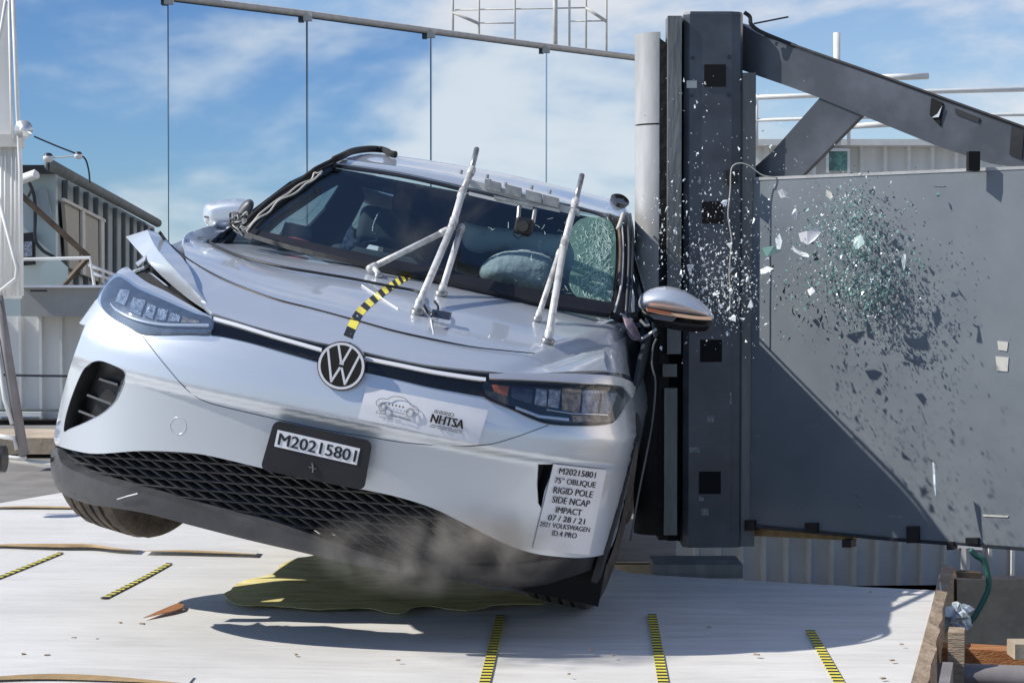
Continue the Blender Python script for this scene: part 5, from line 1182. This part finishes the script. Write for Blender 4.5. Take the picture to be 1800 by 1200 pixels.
# ------------------------------------------------------------------ camera rig bolted to the hood
def cyp(px, py, yc): return cary([(px, py)], yc)[0]
def foot(mbx, px, py, r=.022):
    p = on_hull([(px, py)], None, .014)[0]; n = grad(hull_body, to_car([p]))[0] @ CR.T; mbx = MB(); mbx.tube([p, p + n * .014], r, 10); mbx.build('base_pad', M['tube_end'], rig, True); return p + n * .012
rig = empty('hood_rig', on_hull([(745, 550)], None, .014)[0]); tag(rig, 'white tube frame clamped on the hood holding a camera before the windshield', 'rig')
def leg(a, b, ra=.0125, nm='leg', mt='white_tube', wraps=True):
    a = np.array(a); b = np.array(b); m_ = MB(); m_.tube([a, b], ra, 12); o = m_.build(nm, M[mt], rig, True)
    if wraps:
        m_ = MB(); L_ = np.linalg.norm(b - a)
        for t_ in (.06, .95):
            m_ = MB(); c = a + (b - a) * t_; u = (b - a) / L_; m_.tube([c - u * .02, c - u * .01, c + u * .01, c + u * .02], [ra * 1.03, ra * 1.22, ra * 1.22, ra * 1.03], 10)
            m_.build('joint', M['white_tube'], o, True)
    return o
fm_ = MB(); f1 = foot(fm_, 733, 552); f2 = foot(fm_, 775, 519); f3 = foot(fm_, 665, 487, .015); f4 = foot(fm_, 962, 602); f5 = foot(fm_, 944, 564, .016)
jA = cyp(797, 392, 1.10); jB = cyp(812, 340, 1.28)
leg(f1 + [0, 0, .01], jA); leg(f2, jA + [.03, .02, -.01], .0115); leg(jA, jB, .0135); leg(jB, cyp(829, 300, 1.36), .0125); leg(cyp(828, 302, 1.36), cyp(838, 262, 1.46), .0105, 'tube_end', 'tube_end', False)
leg(cyp(646, 474, .92), cyp(788, 404, 1.09), .0115, 'diagonal_tube'); leg(f3, cyp(656, 470, .93), .009, 'leg', wraps=False)
leg(f4, cyp(992, 425, 1.12), .0125); leg(f5, cyp(985, 440, 1.15), .010); leg(cyp(992, 428, 1.12), cyp(1012, 352, 1.36), .0125); leg(cyp(1012, 354, 1.36), cyp(1023, 308, 1.46), .0105, 'tube_end', 'tube_end', False)
def flatbar(pts, w, t, yc, nm, mt='tube_end'):
    m_ = MB(); A_ = [cyp(x, y - w / 2, y2) for (x, y), y2 in zip(pts, yc)]; B_ = [cyp(x, y + w / 2, y2) for (x, y), y2 in zip(pts, yc)]
    m_.prism([A_[0], A_[1], B_[1], B_[0]], [v + CR[:, 1] * t for v in (A_[0], A_[1], B_[1], B_[0])]); return m_.build(nm, M[mt], rig)
flatbar([(826, 322), (1018, 374)], 13, .03, (1.29, 1.29), 'cross_bar', 'pole'); flatbar([(824, 340), (936, 366)], 6, .02, (1.26, 1.26), 'lower_bar', 'white_tube'); flatbar([(868, 346), (984, 371)], 5, .02, (1.25, 1.25), 'camera_bar')
for (x, y) in ((866, 326), (902, 335), (938, 345), (968, 353)): 
    flatbar([(x - 14, y - 3), (x + 14, y + 4)], 17, .035, (1.275, 1.275), 'clamp_block', 'tube_end')
m_ = MB()
for (x, y) in ((810, 306), (856, 314), (860, 322), (888, 328), (934, 333), (966, 341)): p = cyp(x, y, 1.28); m_ = MB(); m_.tube([p, p + CR[:, 2] * .015], .006, 8); m_.build('bolt', M['tube_end'], rig)
for a, b in (((913, 362), (911, 388)), ((941, 368), (937, 392))):
    m_ = MB(); m_.tube([cyp(*a, 1.26), cyp(*b, 1.24)], .008, 8); m_.build('hanger', M['tube_end'], rig)
ac = empty('action_camera', cyp(921, 398, 1.22)); tag(ac, 'small black camera hanging from the rig before the windshield', 'camera')
m_ = MB(); c = cyp(921, 398, 1.22); m_.box(c, .066, .05, .062, CR.T); o_ = m_.build('camera_body', M['black'], ac); bv = o_.modifiers.new('bevel', 'BEVEL'); bv.width = .012; bv.segments = 3
m_ = MB(); m_.tube([c - CR[:, 1] * .025, c - CR[:, 1] * .045], .02, 16); m_.build('camera_lens', M['gloss'], ac, 40)
m_ = MB(); m_.tube([cyp(x, y, 1.2) for x, y in sp([(905, 402), (903, 412), (910, 419), (918, 414), (930, 416)], 4)], .0025, 5); m_.build('tether', M['black'], ac)
cn = empty('connector_box', on_hull([(775, 556)], None, .03)[0]); tag(cn, 'small navy connector box on the hood beside the rig foot', 'box')
m_ = MB(); m_.box(on_hull([(776, 553)], None, .045)[0], .058, .04, .024, CR.T); m_.build('case', M['navy'], cn)
m_ = MB(); p = on_hull([(757, 556)], None, .03)[0]; m_.tube([p, p + CR[:, 0] * .02], .010, 8); m_.build('plug', M['label'], cn)
m_ = MB(); m_.tube(on_hull(sp([(764, 530), (770, 538), (768, 548), (758, 556)], 4), None, .05), .004, 6); m_.build('lead', M['black'], cn)

# ------------------------------------------------------------------ flying glass, flakes, dust
rs = np.random.RandomState(21)
def bits(pos, size, seed, elong=1.6):
    r_ = np.random.RandomState(seed); m_ = MB()
    for p, s in zip(pos, size):
        d = r_.normal(size=(4, 3)); d /= np.linalg.norm(d, axis=1, keepdims=True) + 1e-9; V_ = p + d * s * np.array([1, 1, elong * .8])
        m_.add(V_, [(0, 1, 2), (0, 3, 1), (1, 3, 2), (2, 3, 0)])
    return m_
P = []
for _ in range(1900):
    k_ = rs.rand()
    if k_ < .42: px, py = rs.normal(1272, 34), rs.normal(512, 36)
    elif k_ < .72: px, py = rs.normal(1215, 48), rs.normal(440, 62)
    elif k_ < .92: px, py = rs.normal(1320, 70), rs.normal(430, 90)
    else: px, py = rs.uniform(1120, 1420), rs.uniform(130, 640)
    P.append(at(px, py, rs.uniform(6.9, 7.55)))
fg = bits(P, rs.lognormal(math.log(.0030), .58, len(P)), 5).build('glass_crumbs', M['shard']); tag(fg, 'white crumbs of shattered glass spraying across the column', 'glass spray', kind='stuff')
P = []; clumps = []
for _ in range(70):
    k_ = rs.rand()
    if k_ < .50: clumps.append((rs.normal(1490, 26), rs.normal(425, 34), rs.uniform(.04, .17)))
    elif k_ < .88: clumps.append((rs.normal(1505, 46), rs.normal(506, 20), rs.uniform(.03, .14)))
    else: clumps.append((rs.normal(1470, 60), rs.normal(470, 75), rs.uniform(.03, .2)))
for _ in range(2300):
    c = clumps[int(rs.rand() ** 1.5 * 70)]; w_ = 13 if rs.rand() < .7 else 34
    P.append(onp(rs.normal(c[0], w_), rs.normal(c[1], w_), c[2] + rs.normal(0, .02)))
pp = np.array(P)
fg = bits(P, rs.lognormal(math.log(.0046), .45, len(P)), 6).build('green_glass_crumbs', M['shard_green']); tag(fg, 'green tinted cloud of window glass in front of the grey plate', 'glass spray', kind='stuff')
P = [onp(rs.normal(c[0], 24), rs.normal(c[1], 24), c[2] + .02) for c in clumps for _ in range(15)]
fg = bits(P, rs.lognormal(math.log(.0035), .4, len(P)), 9).build('bright_glass_crumbs', M['shard']); tag(fg, 'bright specks among the green window glass', 'glass spray', kind='stuff')
P = [onp(rs.normal(1400, 55), rs.normal(500, 65), rs.uniform(.12, .40)) for _ in range(110)]
tag(bits(P, rs.lognormal(math.log(.0045), .45, len(P)), 8, 2.6).build('dark_flakes', M['slate_dark']), 'dark paint and trim flakes flying before the plate', 'flakes', kind='stuff')
def shard(pts, offp, mt, label, th=.004, name='glass_shard'):
    A_ = [onp(x, y, offp) for x, y in pts]; A_ = [a + PN * random.Random(int(x[0] * 7 + x[1])).uniform(-.012, .012) for a, x in zip(A_, pts)]
    m_ = MB(); m_.prism(A_, [v - PN * th for v in A_]); tag(m_.build(name, M[mt]), label, 'shard', 'larger fragments flying before the plate')
shard([(1403, 410), (1420, 406), (1436, 400), (1441, 408), (1434, 422), (1418, 430), (1406, 424)], .30, 'label', 'largest white fragment flying before the plate, shaped like a bean', .006)
shard([(1366, 336), (1376, 332), (1384, 340), (1380, 346), (1370, 348)], .28, 'label', 'white fragment just below the top edge of the plate')
shard([(1364, 420), (1368, 410), (1374, 424), (1374, 438), (1366, 438)], .25, 'shard', 'tall narrow glass sliver nearest the column, above a green one')
shard([(1394, 366), (1402, 368), (1404, 380), (1398, 388), (1392, 378)], .27, 'label', 'small white fragment right above the bean shaped one')
shard([(1394, 432), (1404, 440), (1420, 446), (1424, 452), (1410, 450), (1396, 442)], .30, 'shard', 'curved pale sliver directly below the bean shaped fragment')
shard([(1340, 436), (1362, 432), (1372, 440), (1350, 452), (1340, 450)], .24, 'shard_green', 'dark green glass piece beside the plate left edge')
shard([(1334, 474), (1348, 468), (1360, 472), (1348, 480), (1338, 482)], .3, 'shard', 'pale flake low at the plate left edge')
shard([(1418, 510), (1428, 504), (1434, 512), (1426, 520)], .3, 'label', 'white fleck left of the green glass cloud')
shard([(1500, 418), (1512, 412), (1518, 426), (1508, 438), (1500, 432)], .22, 'crack', 'pale green shard inside the green glass cloud')
shard([(1452, 334), (1462, 338), (1466, 347), (1458, 350), (1451, 344)], .2, 'paper', 'yellowish fragment above the green glass cloud')
shard([(1588, 446), (1592, 448), (1592, 470), (1588, 476), (1586, 458)], .2, 'shard', 'thin upright sliver right of the green glass cloud')
shard([(1638, 812), (1644, 815), (1648, 848), (1646, 872), (1641, 850)], .12, 'shard', 'long thin sliver low on the plate near its shadow edge')

def dust():
    root_c = at(775, 962, 5.70); m_ = MB(); m_.ball((0, 0, 0), 1, 10, ax=(.42, .30, .16))
    o = mk('dust_cloud', np.array(m_.V) + root_c, m_.F, dmat(), None, False, origin=root_c); tag(o, 'brownish puff of dust rolling under the front bumper', 'dust', kind='stuff')
def dmat():
    m = bpy.data.materials.new('dust'); m.use_nodes = True; nt = m.node_tree; N = nt.nodes; L = nt.links; N.clear()
    out = N.new('ShaderNodeOutputMaterial'); pv = N.new('ShaderNodeVolumePrincipled'); pv.inputs['Color'].default_value = (.90, .84, .76, 1); pv.inputs['Anisotropy'].default_value = .2
    tc = N.new('ShaderNodeTexCoord'); mp = N.new('ShaderNodeMapping'); mp.inputs['Scale'].default_value = (1 / .42, 1 / .30, 1 / .16); L.new(tc.outputs['Object'], mp.inputs[0])
    ln = N.new('ShaderNodeVectorMath'); ln.operation = 'LENGTH'; L.new(mp.outputs[0], ln.inputs[0])
    fall = N.new('ShaderNodeMapRange'); fall.inputs['From Min'].default_value = 1.0; fall.inputs['From Max'].default_value = .35; L.new(ln.outputs['Value'], fall.inputs[0])
    no = N.new('ShaderNodeTexNoise'); no.inputs['Scale'].default_value = 7; no.inputs['Detail'].default_value = 5; no.inputs['Roughness'].default_value = .6; no.inputs['Distortion'].default_value = .6; L.new(tc.outputs['Object'], no.inputs['Vector'])
    nr = N.new('ShaderNodeMapRange'); nr.inputs['From Min'].default_value = .42; nr.inputs['From Max'].default_value = .70; L.new(no.outputs['Fac'], nr.inputs[0])
    mu = N.new('ShaderNodeMath'); mu.operation = 'MULTIPLY'; L.new(fall.outputs[0], mu.inputs[0]); L.new(nr.outputs[0], mu.inputs[1])
    m2 = N.new('ShaderNodeMath'); m2.operation = 'MULTIPLY'; m2.inputs[1].default_value = 16; L.new(mu.outputs[0], m2.inputs[0]); L.new(m2.outputs[0], pv.inputs['Density'])
    L.new(pv.outputs[0], out.inputs['Volume']); return m
dust()
